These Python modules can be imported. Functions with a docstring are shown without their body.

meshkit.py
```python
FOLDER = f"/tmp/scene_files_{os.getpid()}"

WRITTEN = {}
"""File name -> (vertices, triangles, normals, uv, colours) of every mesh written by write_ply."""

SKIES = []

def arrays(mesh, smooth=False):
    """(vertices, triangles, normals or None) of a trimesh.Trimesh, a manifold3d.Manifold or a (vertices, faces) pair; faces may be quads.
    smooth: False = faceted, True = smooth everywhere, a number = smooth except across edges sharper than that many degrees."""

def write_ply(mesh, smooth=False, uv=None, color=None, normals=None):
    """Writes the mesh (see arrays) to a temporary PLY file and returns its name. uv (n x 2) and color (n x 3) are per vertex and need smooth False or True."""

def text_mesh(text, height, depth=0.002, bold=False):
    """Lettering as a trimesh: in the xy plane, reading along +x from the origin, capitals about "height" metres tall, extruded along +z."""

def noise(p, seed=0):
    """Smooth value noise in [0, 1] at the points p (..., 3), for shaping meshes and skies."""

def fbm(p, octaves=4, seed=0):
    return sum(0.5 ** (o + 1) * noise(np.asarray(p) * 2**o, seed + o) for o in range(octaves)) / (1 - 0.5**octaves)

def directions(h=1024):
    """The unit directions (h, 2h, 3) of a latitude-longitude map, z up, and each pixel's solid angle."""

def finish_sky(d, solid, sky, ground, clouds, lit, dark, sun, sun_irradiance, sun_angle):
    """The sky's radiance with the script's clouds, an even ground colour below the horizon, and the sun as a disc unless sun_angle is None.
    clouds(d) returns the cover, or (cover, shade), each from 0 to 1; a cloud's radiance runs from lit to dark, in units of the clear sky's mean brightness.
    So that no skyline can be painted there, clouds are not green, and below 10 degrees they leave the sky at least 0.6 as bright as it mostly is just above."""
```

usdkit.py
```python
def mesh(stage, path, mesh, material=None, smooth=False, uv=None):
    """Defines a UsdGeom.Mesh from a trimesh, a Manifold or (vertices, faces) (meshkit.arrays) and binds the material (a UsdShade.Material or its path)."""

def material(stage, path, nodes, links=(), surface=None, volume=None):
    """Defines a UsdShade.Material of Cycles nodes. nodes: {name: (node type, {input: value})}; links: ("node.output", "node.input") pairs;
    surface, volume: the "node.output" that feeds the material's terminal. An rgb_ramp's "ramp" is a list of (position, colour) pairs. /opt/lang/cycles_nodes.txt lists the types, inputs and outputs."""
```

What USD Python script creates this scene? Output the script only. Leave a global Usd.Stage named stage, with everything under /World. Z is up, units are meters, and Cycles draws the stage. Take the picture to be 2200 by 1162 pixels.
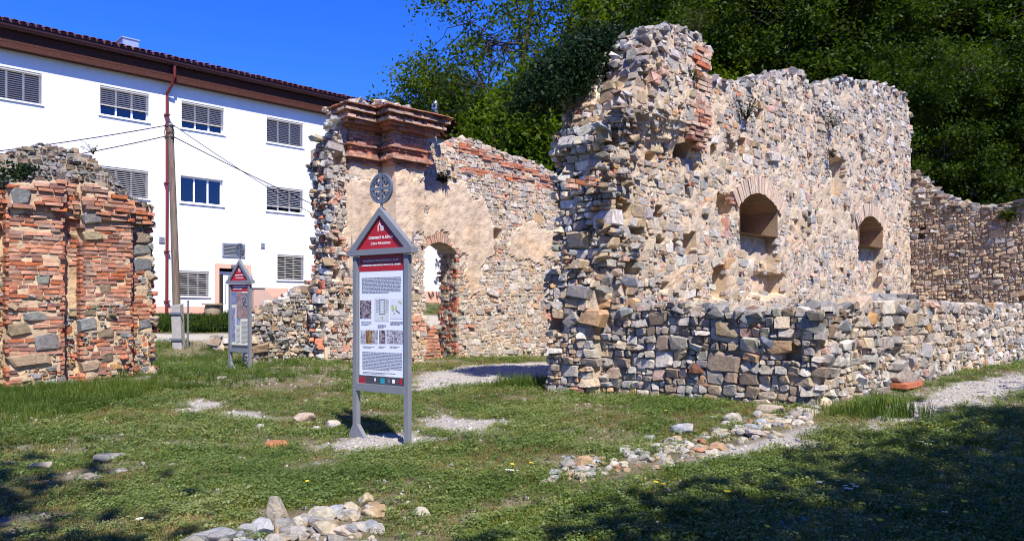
import math, random
import numpy as np, trimesh, shapely, usdkit, meshkit
from shapely import geometry as sg, affinity, ops
from scipy.spatial import ConvexHull, cKDTree, Delaunay
from scipy.interpolate import RBFInterpolator, RegularGridInterpolator
from pxr import Usd, UsdGeom, UsdLux, UsdShade, Sdf, Gf, Vt

# ------------------------------------------------------------------ camera, sky, sun, exposure
stage = Usd.Stage.CreateInMemory()
UsdGeom.SetStageUpAxis(stage, 'Z'); UsdGeom.SetStageMetersPerUnit(stage, 1.0)
UsdGeom.Xform.Define(stage, '/World'); UsdGeom.Scope.Define(stage, '/World/Looks')
F, CX, HY, EYE = 1600.0, 1100.0, 664.0, 1.6          # focal length, centre and horizon of the photograph in its pixels; eye height
cam = UsdGeom.Camera.Define(stage, '/World/camera')
cam.CreateHorizontalApertureAttr(36.0); cam.CreateVerticalApertureAttr(36.0*540/1024)
cam.CreateFocalLengthAttr(F/2200*36.0); cam.CreateVerticalApertureOffsetAttr(83.0/2200*36.0)
cam.CreateClippingRangeAttr(Gf.Vec2f(0.1, 3000)); cam.CreateExposureAttr(0.70)
cam.AddTranslateOp().Set(Gf.Vec3d(0, 0, EYE)); cam.AddRotateXOp().Set(90.0)
SUN_EL, SUN_H = math.radians(53), np.array([0.36, -0.933]); SUN_H /= np.linalg.norm(SUN_H)
SUN = np.array([SUN_H[0]*math.cos(SUN_EL), SUN_H[1]*math.cos(SUN_EL), math.sin(SUN_EL)])
sky = usdkit.material(stage, '/World/Looks/sky', {
    's': ('sky_texture', dict(sky_type='single_scattering', sun_disc=False, sun_elevation=SUN_EL, sun_rotation=math.atan2(SUN[0], SUN[1]), altitude=600.0, air_density=1.0, aerosol_density=0.25, ozone_density=3.0)),
    'h': ('hsv', dict(hue=0.505, saturation=1.34, value=1.0)), 'c': ('mix_color', dict(blend_type='multiply', fac=1.0, b=(0.44, 0.62, 1.25), use_clamp=False)),
    'b': ('background_shader', dict(strength=0.13))}, [('s.color', 'h.color'), ('h.color', 'c.a'), ('c.result', 'b.color')], surface='b.background')
dome = UsdLux.DomeLight.Define(stage, '/World/sky'); dome.CreateIntensityAttr(1.0)
UsdShade.MaterialBindingAPI.Apply(dome.GetPrim()).Bind(sky); dome.GetPrim().SetCustomDataByKey('kind', 'structure')
sun = UsdLux.DistantLight.Define(stage, '/World/sun')
sun.CreateNormalizeAttr(True); sun.CreateIntensityAttr(1.25); sun.CreateAngleAttr(0.5); sun.CreateColorAttr(Gf.Vec3f(1.0, 0.955, 0.88))
_z = SUN/np.linalg.norm(SUN); _x = np.cross([0, 0, 1.0], _z); _x /= np.linalg.norm(_x); _y = np.cross(_z, _x)
sun.AddTransformOp().Set(Gf.Matrix4d(*_x, 0, *_y, 0, *_z, 0, 0, 0, 0, 1))

# ------------------------------------------------------------------ helpers
R = np.random.default_rng(7)
_count = {}
def numbered(parent, name):
    k = _count.get((parent, name), 0); _count[(parent, name)] = k+1
    return f'{parent}/{name}' + (f'_{k:03d}' if k else '')
def setdata(prim, label=None, cat=None, group=None, kind=None):
    for k, v in (('label', label), ('category', cat), ('group', group), ('kind', kind)):
        if v: prim.SetCustomDataByKey(k, v)
def thing(name, label, cat, group=None, loc=(0, 0, 0), rz=0.0, kind=None):
    x = UsdGeom.Xform.Define(stage, numbered('/World', name))
    if any(loc) or rz:
        x.AddTranslateOp().Set(Gf.Vec3d(*map(float, loc)))
        if rz: x.AddRotateZOp().Set(math.degrees(rz))
    setdata(x.GetPrim(), label, cat, group, kind); return str(x.GetPath())
def arr(mesh):
    if hasattr(mesh, 'faces'): return np.asarray(mesh.vertices, float), np.asarray(mesh.faces)
    return np.asarray(mesh[0], float), np.asarray(mesh[1])
def part(parent, name, mesh, mat, tint=None, smooth=None, label=None, cat=None, group=None, kind=None):
    v, f = arr(mesh)
    if smooth: v, f, nrm = meshkit.arrays(trimesh.Trimesh(v, f if f.shape[1] == 3 else np.vstack([f[:, [0, 1, 2]], f[:, [0, 2, 3]]]), process=False), smooth)
    path = numbered(parent, name); m = UsdGeom.Mesh.Define(stage, path)
    m.CreatePointsAttr(Vt.Vec3fArray.FromNumpy(np.ascontiguousarray(v, np.float32)))
    m.CreateFaceVertexCountsAttr(Vt.IntArray.FromNumpy(np.full(len(f), f.shape[1], np.int32)))
    m.CreateFaceVertexIndicesAttr(Vt.IntArray.FromNumpy(np.ascontiguousarray(f, np.int32).ravel()))
    m.CreateSubdivisionSchemeAttr('none')
    if smooth:
        m.CreateNormalsAttr(Vt.Vec3fArray.FromNumpy(nrm.astype(np.float32))); m.SetNormalsInterpolation('vertex')
    if tint is not None:
        t = np.asarray(tint, np.float32); t = np.tile(t, (len(v), 1)) if t.ndim == 1 else t
        UsdGeom.PrimvarsAPI(m).CreatePrimvar('tint', Sdf.ValueTypeNames.Color3fArray, 'vertex').Set(Vt.Vec3fArray.FromNumpy(np.ascontiguousarray(t)))
    UsdShade.MaterialBindingAPI.Apply(m.GetPrim()).Bind(mat)
    setdata(m.GetPrim(), label, cat, group, kind); return path
def copy_of(src, name, label, cat, group, loc, rz=0.0, scale=None):
    x = UsdGeom.Xform.Define(stage, numbered('/World', name))
    x.GetPrim().GetReferences().AddInternalReference(src); x.GetPrim().SetInstanceable(True)
    x.ClearXformOpOrder()
    x.AddTranslateOp().Set(Gf.Vec3d(*map(float, loc))); x.AddRotateZOp().Set(math.degrees(rz))
    if scale is not None: x.AddScaleOp().Set(Gf.Vec3f(*map(float, np.broadcast_to(scale, 3))))
    setdata(x.GetPrim(), label, cat, group); return str(x.GetPath())
def cat_meshes(ms):
    vs, fs, n = [], [], 0
    for m in ms:
        v, f = arr(m); f = np.asarray(f)
        if f.shape[1] == 4: f = np.vstack([f[:, [0, 1, 2]], f[:, [0, 2, 3]]])
        vs.append(v); fs.append(f+n); n += len(v)
    return np.vstack(vs), np.vstack(fs)
def box(x0, x1, y0, y1, z0, z1):
    v = np.array([[x, y, z] for x in (x0, x1) for y in (y0, y1) for z in (z0, z1)], float)
    return v, np.array([[0, 1, 3, 2], [4, 6, 7, 5], [0, 4, 5, 1], [2, 3, 7, 6], [0, 2, 6, 4], [1, 5, 7, 3]])
def tube(pts, rad, sides=8, cap=True):
    p = np.asarray(pts, float); t = np.gradient(p, axis=0); t /= np.linalg.norm(t, axis=1, keepdims=True)+1e-12
    ref = np.where(np.abs(t[:, 2:]) < 0.9, [0, 0, 1.0], [1.0, 0, 0]); a = np.cross(t, ref); a /= np.linalg.norm(a, axis=1, keepdims=True)+1e-12
    b = np.cross(t, a); ang = np.arange(sides)*2*np.pi/sides; r = np.broadcast_to(rad, (len(p),))
    v = (p[:, None]+r[:, None, None]*(np.cos(ang)[None, :, None]*a[:, None]+np.sin(ang)[None, :, None]*b[:, None])).reshape(-1, 3)
    i, j = np.meshgrid(np.arange(len(p)-1), np.arange(sides), indexing='ij')
    q = np.stack([i*sides+j, i*sides+(j+1) % sides, (i+1)*sides+(j+1) % sides, (i+1)*sides+j], -1).reshape(-1, 4)
    f = np.vstack([q[:, [0, 1, 2]], q[:, [0, 2, 3]]])
    if cap:
        n = len(v); v = np.vstack([v, p[0], p[-1]]); k = np.arange(sides); e = (len(p)-1)*sides
        f = np.vstack([f, np.c_[np.full(sides, n), (k+1) % sides, k], np.c_[np.full(sides, n+1), e+k, e+(k+1) % sides]])
    return v, f
class Frame:
    """An upright plane: s along it, t out of it towards the camera, z up."""
    def __init__(s, O, d):
        s.O = np.array(O, float)[:2]; s.d = np.array(d, float)/np.linalg.norm(d); s.n = np.array([s.d[1], -s.d[0]])
    def W(s, p):
        p = np.asarray(p, float); xy = s.O+p[..., 0:1]*s.d+p[..., 1:2]*s.n
        return np.concatenate([xy, p[..., 2:3]], -1)
    def at(s, px, py, t=0.0):
        a = (px-CX)/F; Y = (t+s.O@s.n)/(a*s.n[0]+s.n[1]); P = np.array([a*Y, Y])
        return float((P-s.O)@s.d), float(EYE+(HY-py)/F*Y)
    def s_at(s, px, t=0.0): return s.at(px, HY, t)[0]
    def poly(s, pts, t=0.0): return [s.at(x, y, t) for x, y in pts]
    def put(s, mesh):
        v, f = arr(mesh); return s.W(v), f
    def box(s, s0, s1, t0, t1, z0, z1): return s.put(box(s0, s1, t0, t1, z0, z1))
    def plate(s, poly, t0, t1):
        if hasattr(poly, 'geoms'): return cat_meshes([s.plate(g, t0, t1) for g in poly.geoms if g.geom_type == 'Polygon' and g.area > 1e-7])
        m = trimesh.creation.extrude_polygon(poly, t1-t0, engine='earcut'); v = np.array(m.vertices)
        return s.W(np.c_[v[:, 0], v[:, 2]+t0, v[:, 1]]), np.array(m.faces)[:, ::-1]

# ------------------------------------------------------------------ materials
def M(name, nodes, links, surface): return usdkit.material(stage, '/World/Looks/'+name, nodes, links, surface=surface)
def plain(name, col, rough=0.7, metal=0.0, var=0.25, scale=6.0, bump=0.15, bscale=60.0, spec=0.4):
    c = np.array(col)
    return M(name, {'g': ('geometry', {}), 'n': ('noise_texture', dict(scale=scale, detail=6.0, roughness=0.65)),
        'r': ('rgb_ramp', dict(ramp=[(0.25, tuple(c*(1-var))), (0.5, tuple(c)), (0.75, tuple(np.minimum(c*(1+var), 0.9)))])),
        'n2': ('noise_texture', dict(scale=bscale, detail=4.0)), 'b': ('bump', dict(strength=bump, distance=0.02)),
        'p': ('principled_bsdf', dict(roughness=rough, metallic=metal, specular_ior_level=spec))},
        [('g.position', 'n.vector'), ('g.position', 'n2.vector'), ('n.fac', 'r.fac'), ('r.color', 'p.base_color'), ('n2.fac', 'b.height'), ('b.normal', 'p.normal')], 'p.BSDF')
def tinted(name, scale, bscale, bump, lo=0.55, hi=1.35, vein=None, rough=0.9):
    nodes = {'g': ('geometry', {}), 'a': ('attribute', dict(attribute='tint')),
        'n': ('noise_texture', dict(scale=scale, detail=8.0, roughness=0.7, distortion=0.6)),
        'r': ('rgb_ramp', dict(ramp=[(0.28, (lo,)*3), (0.5, (1, 1, 1)), (0.72, (hi,)*3)])),
        'm': ('mix_color', dict(blend_type='multiply', fac=1.0, use_clamp=False)),
        'n3': ('noise_texture', dict(scale=scale*0.23, detail=5.0, roughness=0.6)),
        'r3': ('rgb_ramp', dict(ramp=[(0.3, (1.12, 1.0, 0.86)), (0.5, (1, 1, 1)), (0.7, (0.97, 0.98, 1.0))])),
        'm3': ('mix_color', dict(blend_type='multiply', fac=1.0, use_clamp=False)),
        'n2': ('noise_texture', dict(scale=bscale, detail=7.0, roughness=0.7)), 'b': ('bump', dict(strength=bump, distance=0.03)),
        'p': ('principled_bsdf', dict(roughness=rough, specular_ior_level=0.25))}
    links = [('g.position', 'n.vector'), ('g.position', 'n2.vector'), ('g.position', 'n3.vector'), ('n.fac', 'r.fac'), ('n3.fac', 'r3.fac'), ('a.color', 'm.a'), ('r.color', 'm.b'),
             ('m.result', 'm3.a'), ('r3.color', 'm3.b'), ('m3.result', 'p.base_color'), ('n2.fac', 'b.height'), ('b.normal', 'p.normal')]
    return M(name, nodes, links, 'p.BSDF')
STONE = tinted('stone', 13.0, 30.0, 0.9, 0.5, 1.4)
BRICK = tinted('brick', 14.0, 45.0, 0.6, 0.6, 1.3)
MORTAR = tinted('mortar', 5.0, 22.0, 0.9, 0.7, 1.2)
PLASTER = MORTAR
WHITE_WALL = M('white_render', {'g': ('geometry', {}), 'mp': ('mapping', dict(scale=(1.6, 1.6, 0.12))), 'n': ('noise_texture', dict(scale=1.0, detail=7.0, roughness=0.65)), 'n3': ('noise_texture', dict(scale=0.35, detail=3.0)), 'ad': ('math', dict(math_type='add')), 'hf': ('math', dict(math_type='multiply', value2=0.5)),
    'r': ('rgb_ramp', dict(ramp=[(0.34, (0.66, 0.655, 0.65)), (0.46, (0.76, 0.755, 0.76)), (0.6, (0.81, 0.80, 0.81))])), 'n2': ('noise_texture', dict(scale=90.0, detail=3.0)), 'b': ('bump', dict(strength=0.15, distance=0.01)), 'p': ('principled_bsdf', dict(roughness=0.9, specular_ior_level=0.2))},
    [('g.position', 'mp.vector'), ('mp.vector', 'n.vector'), ('g.position', 'n3.vector'), ('n.fac', 'ad.value1'), ('n3.fac', 'ad.value2'), ('ad.value', 'hf.value1'), ('hf.value', 'r.fac'), ('r.color', 'p.base_color'), ('g.position', 'n2.vector'), ('n2.fac', 'b.height'), ('b.normal', 'p.normal')], 'p.BSDF')
PINK = plain('pink_render', (0.72, 0.40, 0.29), 0.9, 0, 0.05, 1.5, 0.1, 120.0)
BROWN_WOOD = M('brown_boards', {'g': ('geometry', {}), 'mp': ('mapping', dict(rotation=(0, 0, -math.radians(44.2)), scale=(0.6, 8.0, 14.0))),
    'n': ('noise_texture', dict(scale=2.0, detail=8.0, roughness=0.7)), 'r': ('rgb_ramp', dict(ramp=[(0.3, (0.030, 0.009, 0.005)), (0.55, (0.066, 0.019, 0.010)), (0.72, (0.14, 0.045, 0.022))])),
    'p': ('principled_bsdf', dict(roughness=0.7, specular_ior_level=0.25))}, [('g.position', 'mp.vector'), ('mp.vector', 'n.vector'), ('n.fac', 'r.fac'), ('r.color', 'p.base_color')], 'p.BSDF')
MAROON = plain('maroon_metal', (0.15, 0.022, 0.02), 0.45, 0, 0.15, 2.0, 0.03)
GUTTER = plain('gutter_paint', (0.045, 0.010, 0.010), 0.5, 0, 0.15, 2.0, 0.03)
TILE = plain('roof_tile_clay', (0.15, 0.036, 0.024), 0.75, 0, 0.3, 3.0, 0.2)
FRAME = plain('white_window_frame', (0.82, 0.82, 0.84), 0.4, 0, 0.02, 2.0, 0.0)
SLAT = plain('grey_blind_slats', (0.47, 0.44, 0.40), 0.5, 0.0, 0.06, 1.0, 0.0)
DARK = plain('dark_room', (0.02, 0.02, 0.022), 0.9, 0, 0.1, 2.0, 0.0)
GLASS = M('window_glass', {'t': ('transparent_bsdf', dict(color=(0.75, 0.8, 0.85))), 'g': ('glossy_bsdf', dict(color=(0.9, 0.92, 1.0), roughness=0.02)), 'f': ('fresnel', dict(IOR=1.6)),
    'm': ('mix_closure', {})}, [('f.fac', 'm.fac'), ('t.BSDF', 'm.closure1'), ('g.BSDF', 'm.closure2')], 'm.closure')
ZINC = plain('zinc_metal', (0.50, 0.53, 0.57), 0.38, 0.7, 0.12, 3.0, 0.05)
GREY_METAL = plain('grey_painted_metal', (0.23, 0.235, 0.245), 0.5, 0.25, 0.10, 5.0, 0.05, 90)
EMBLEM = plain('dark_steel', (0.22, 0.23, 0.245), 0.45, 0.5, 0.15, 9.0, 0.1)
RED = plain('sign_red', (0.42, 0.014, 0.018), 0.45, 0, 0.04, 2.0, 0.0)
PAPER = plain('sign_white', (0.76, 0.78, 0.83), 0.4, 0, 0.02, 2.0, 0.0)
INK = plain('print_grey', (0.16, 0.17, 0.20), 0.6, 0, 0.05, 2.0, 0.0)
WHITE_INK = plain('print_white', (0.85, 0.83, 0.83), 0.5, 0, 0.02, 2.0, 0.0)
BAND = plain('print_dark_band', (0.06, 0.06, 0.07), 0.5, 0, 0.05, 2.0, 0.0)
TEAL = plain('print_teal', (0.02, 0.28, 0.33), 0.5, 0, 0.05, 2.0, 0.0)
OLIVE = plain('print_olive', (0.45, 0.48, 0.22), 0.5, 0, 0.05, 2.0, 0.0)
CREAM = plain('print_cream', (0.72, 0.68, 0.52), 0.5, 0, 0.05, 2.0, 0.0)
def photo_mat(name, cols, scale):
    return M(name, {'g': ('geometry', {}), 'n': ('noise_texture', dict(scale=scale, detail=5.0, roughness=0.6, distortion=1.2)),
        'r': ('rgb_ramp', dict(ramp=[(0.3+0.4*i/(len(cols)-1), c) for i, c in enumerate(cols)])), 'p': ('principled_bsdf', dict(roughness=0.5))},
        [('g.position', 'n.vector'), ('n.fac', 'r.fac'), ('r.color', 'p.base_color')], 'p.BSDF')
PH_DARK = photo_mat('photo_dark', [(0.01, 0.01, 0.015), (0.05, 0.03, 0.04), (0.4, 0.33, 0.36), (0.08, 0.06, 0.07)], 16.0)
PH_WARM = photo_mat('photo_warm', [(0.03, 0.015, 0.01), (0.22, 0.10, 0.03), (0.55, 0.42, 0.2)], 14.0)
PH_GREY = photo_mat('photo_grey', [(0.02, 0.02, 0.025), (0.18, 0.17, 0.2), (0.5, 0.48, 0.52), (0.7, 0.7, 0.75)], 22.0)
PH_BRICK = photo_mat('photo_brick', [(0.16, 0.10, 0.09), (0.30, 0.19, 0.16), (0.42, 0.31, 0.27)], 10.0)
PH_BLUE = photo_mat('photo_blue', [(0.10, 0.11, 0.2), (0.2, 0.23, 0.4), (0.5, 0.45, 0.4)], 8.0)
CONCRETE = plain('concrete', (0.33, 0.31, 0.28), 0.9, 0, 0.2, 5.0, 0.3)
WOOD_POLE = M('pole_wood', {'g': ('geometry', {}), 'mp': ('mapping', dict(scale=(18.0, 18.0, 0.9))), 'n': ('noise_texture', dict(scale=2.0, detail=8.0, roughness=0.7)),
    'r': ('rgb_ramp', dict(ramp=[(0.3, (0.06, 0.04, 0.03)), (0.55, (0.19, 0.14, 0.10)), (0.75, (0.30, 0.24, 0.18))])), 'b': ('bump', dict(strength=0.4, distance=0.02)),
    'p': ('principled_bsdf', dict(roughness=0.9))}, [('g.position', 'mp.vector'), ('mp.vector', 'n.vector'), ('n.fac', 'r.fac'), ('r.color', 'p.base_color'), ('n.fac', 'b.height'), ('b.normal', 'p.normal')], 'p.BSDF')
CABLE = plain('black_cable', (0.015, 0.015, 0.017), 0.6, 0, 0.1, 2.0, 0.0)
POT = plain('pot_terracotta', (0.32, 0.24, 0.15), 0.8, 0, 0.15, 6.0, 0.1)
BARK = plain('bark', (0.060, 0.047, 0.036), 0.95, 0, 0.45, 5.0, 0.6, 25.0, spec=0.15)
def leafy(name, c1, c2, c3, trans=0.35, gloss=0.12, isl=True):
    nodes = {'g': ('geometry', {}), 'o': ('object_info', {}), 'r': ('rgb_ramp', dict(ramp=[(0.0, c1), (0.5, c2), (1.0, c3)])),
        'n': ('noise_texture', dict(scale=0.65, detail=3.0)), 'mr': ('map_range', dict(from_min=0.36, from_max=0.64, to_min=0.0, to_max=1.0, clamp=True)), 'mx': ('mix_float', dict(fac=0.55)),
        'p': ('principled_bsdf', dict(roughness=0.5, specular_ior_level=gloss)), 't': ('translucent_bsdf', {}), 'm': ('mix_closure', dict(fac=trans)),
        'h': ('hsv', dict(hue=0.485, saturation=1.1, value=1.5))}
    links = [('g.position', 'n.vector'), ('n.fac', 'mr.value'), ('mr.result', 'mx.a'), ('g.random_per_island' if isl else 'o.random', 'mx.b'), ('mx.result', 'r.fac'), ('r.color', 'p.base_color'), ('r.color', 'h.color'), ('h.color', 't.color'), ('p.BSDF', 'm.closure1'), ('t.BSDF', 'm.closure2')]
    return M(name, nodes, links, 'm.closure')
LEAF_A = leafy('leaves_fresh', (0.042, 0.075, 0.007), (0.105, 0.160, 0.014), (0.20, 0.26, 0.026), 0.45)
LEAF_B = leafy('leaves_dark', (0.020, 0.038, 0.004), (0.062, 0.102, 0.010), (0.18, 0.24, 0.020))
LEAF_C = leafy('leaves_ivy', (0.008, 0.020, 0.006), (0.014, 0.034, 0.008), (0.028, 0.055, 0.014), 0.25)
GRASS = leafy('grass_blades', (0.062, 0.105, 0.012), (0.130, 0.175, 0.022), (0.26, 0.25, 0.05), 0.3, 0.3, False)
GRASS_LUSH = leafy('grass_lush', (0.040, 0.080, 0.010), (0.075, 0.125, 0.015), (0.13, 0.175, 0.026), 0.4, 0.3, False)
GRASS_DRY = leafy('grass_dry', (0.15, 0.125, 0.04), (0.24, 0.19, 0.07), (0.34, 0.27, 0.12), 0.3, 0.2, False)
CLOVER = leafy('clover_leaves', (0.064, 0.115, 0.022), (0.125, 0.180, 0.040), (0.28, 0.31, 0.11), 0.3, 0.3, False)
YELLOW = plain('dandelion_yellow', (0.75, 0.50, 0.01), 0.7, 0, 0.1, 40.0, 0.2)
PETAL = plain('daisy_white', (0.80, 0.80, 0.80), 0.7, 0, 0.05, 40.0, 0.1)

# ------------------------------------------------------------------ frames of the place
D = np.array([0.717, 0.697]); D /= np.linalg.norm(D); N = np.array([D[1], -D[0]])
BLD = Frame((( 480-CX)/F*30.0, 30.0), D)
A_ = np.array([(1190-CX)/F*14.7, 14.7]); B_ = np.array([(1760-CX)/F*11.5, 11.5])
_u = 0.2124; TALL = Frame(A_+(B_-A_)*_u, D)
FAC = Frame(((650-CX)/F*19.5, 19.5), D)
LOW = Frame(A_, B_-A_); SIDE = Frame(B_, D)
LEFT = Frame(((325-CX)/F*15.0, 15.0), (0.695, 0.719))
FARW = Frame(TALL.W(np.array([TALL.s_at(1957), 0, 0]))[:2], N)

# ------------------------------------------------------------------ terrain
def wpt(fr, px, py, t=0.0): s, z = fr.at(px, py, t); return [*fr.W(np.array([s, t, z]))[:2], z]
ctrl = [(-8, 2, 0), (0, 0, 0), (8, 0, 0), (0, 5, 0), (-4, 6, 0), (5, 6, 0.02), (-1.6, 9.3, 0), (-6.43, 17.6, 0.17), (3, 9, 0.03), (-5, 11, 0.05), (0, 13, 0), (-1, 17, 0),
    (A_[0], A_[1], 0.0), (B_[0], B_[1], 0.1), (9, 9, 0.1), wpt(LEFT, 325, 800), wpt(LEFT, 160, 820), wpt(LEFT, 0, 836), wpt(LEFT, -300, 860), wpt(FAC, 650, 775), wpt(FAC, 945, 768), wpt(FAC, 1190, 768),
    wpt(SIDE, 1930, 832), wpt(SIDE, 2050, 800), wpt(SIDE, 2200, 776), wpt(SIDE, 2300, 765), (20, 18, 0.6), (14, 6, 0.2)]
def bpt(px, q, z): s = BLD.s_at(px); return [*BLD.W(np.array([s, q, 0]))[:2], z]
for px in (-300, 0, 200, 355, 470): ctrl += [bpt(px, 0, 1.26), bpt(px, 2.2, 1.02), bpt(px, 3.2, 0.74), bpt(px, 4.6, 0.66), bpt(px, 6.0, 0.42), bpt(px, 9.5, 0.08)]
for px in (600, 750, 900, 1050): ctrl += [bpt(px, 0, 1.95), bpt(px, 2.0, 1.8), bpt(px, 3.5, 1.2), bpt(px, 5.0, 0.95), bpt(px, 8.0, 0.3)]
ctrl = np.array(ctrl, float)
_rbf = RBFInterpolator(ctrl[:, :2], ctrl[:, 2], kernel='linear', smoothing=0.05)
gx, gy = np.arange(-40, 46, 0.5), np.arange(-6, 64, 0.5)
G2 = np.stack(np.meshgrid(gx, gy, indexing='ij'), -1)
zz = np.clip(_rbf(G2.reshape(-1, 2)).reshape(G2.shape[:2]), -0.15, 2.1)
qb = (G2-BLD.O)@BLD.n; sb = (G2-BLD.O)@BLD.d
qt = -((G2-TALL.O)@TALL.n)                                # distance behind the tall wall's plane
hill = np.clip(G2[..., 1]-33, 0, 30)*0.26*np.clip((G2[..., 0]+3)/9, 0, 1)*np.clip((qt-4)/4, 0, 1)
zz = np.where(qt > 2, np.maximum(zz*np.clip(1-(qt-2)/8, 0, 1)+hill, np.where(qb > 0, zz, hill)), zz)
_zi = RegularGridInterpolator((gx, gy), zz, bounds_error=False, fill_value=None)
def ground(x, y):
    x, y = np.broadcast_arrays(np.asarray(x, float), np.asarray(y, float)); q = np.stack([np.clip(x, -39, 45), np.clip(y, -5.5, 63)], -1)
    p = np.stack([x, y, np.zeros_like(x)], -1)
    near = np.clip(1-(np.hypot(x, y)-30)/40, 0, 1)
    return _zi(q.reshape(-1, 2)).reshape(x.shape)+near*(0.10*(meshkit.fbm(p*0.55, 3, 3)-0.5)+0.05*(meshkit.fbm(p*2.3, 3, 5)-0.5))
def gpt(px, py):
    z = 0.0
    for _ in range(12):
        Y = (EYE-z)*F/max(py-HY, 4); x = (px-CX)/F*Y; z = 0.5*z+0.5*float(ground(x, Y))
    return np.array([x, Y, float(ground(x, Y))])
GRAVEL = [[(885, 838), (900, 815), (985, 790), (1075, 782), (1195, 776), (1195, 838), (1080, 822), (985, 830)],
          [(895, 915), (950, 896), (1060, 900), (1072, 915), (1020, 940), (960, 925)],
          [(1940, 868), (2030, 830), (2120, 815), (2260, 800), (2260, 830), (2150, 845), (2050, 880), (1890, 918), (1860, 912)],
          [(1540, 985), (1600, 955), (1750, 920), (1730, 940), (1640, 975)],
          [(700, 960), (740, 945), (900, 930), (930, 942), (850, 955), (760, 975)], [(375, 868), (420, 862), (470, 872), (420, 882)], [(480, 885), (560, 884), (560, 898), (490, 900)]]
DIRT = [[(1000, 1105), (1040, 1065), (1180, 1050), (1270, 1040), (1260, 1060), (1150, 1092)], [(650, 1000), (690, 990), (720, 1010), (660, 1012)], [(330, 860), (420, 850), (450, 862), (360, 870)], [(1290, 1005), (1500, 960), (1760, 885), (1750, 925), (1560, 985), (1340, 1030)], [(350, 1170), (560, 1100), (820, 1070), (820, 1180)], [(130, 1030), (200, 990), (300, 1000), (180, 1040)]]
TRACK = Frame(BLD.O, D)
gpoly = [sg.Polygon([gpt(*p)[:2] for p in g]).buffer(0) for g in GRAVEL]; dpoly = [sg.Polygon([gpt(*p)[:2] for p in g]).buffer(0) for g in DIRT]
GP, DP = ops.unary_union(gpoly), ops.unary_union(dpoly)
def soft(poly, x, y, w):
    pts = shapely.points(x, y); ins = shapely.contains_xy(poly, x, y); d = shapely.distance(poly.boundary, pts); d = np.where(ins, d, -d)
    return np.clip(0.5+d/(2*w), 0, 1)
def masks(x, y):
    p = np.stack([x, y, 0*x], -1); nz = meshkit.fbm(p*3.1, 4, 11)-0.5
    near = (y > 3) & (y < 40) & (x > -16) & (x < 20)
    g = np.zeros_like(x); d = np.zeros_like(x)
    g[near] = np.clip(soft(GP, x[near], y[near], 0.35)+nz[near]*1.1, 0, 1); d[near] = np.clip(soft(DP, x[near], y[near], 0.3)+nz[near]*1.2, 0, 1)
    d = np.maximum(d, np.clip((meshkit.fbm(p*0.9+7, 4, 21)-0.54)*6, 0, 0.8))
    q = (np.stack([x, y], -1)-BLD.O)@BLD.n
    road = np.clip(1-np.abs(q-4.2)/1.0, 0, 1)*(x < 1.0)*np.clip((38-y)/4, 0, 1)*(x > -22)
    return np.maximum(np.clip(g*1.8-0.18, 0, 1), np.clip(road*3, 0, 1)), d

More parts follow.
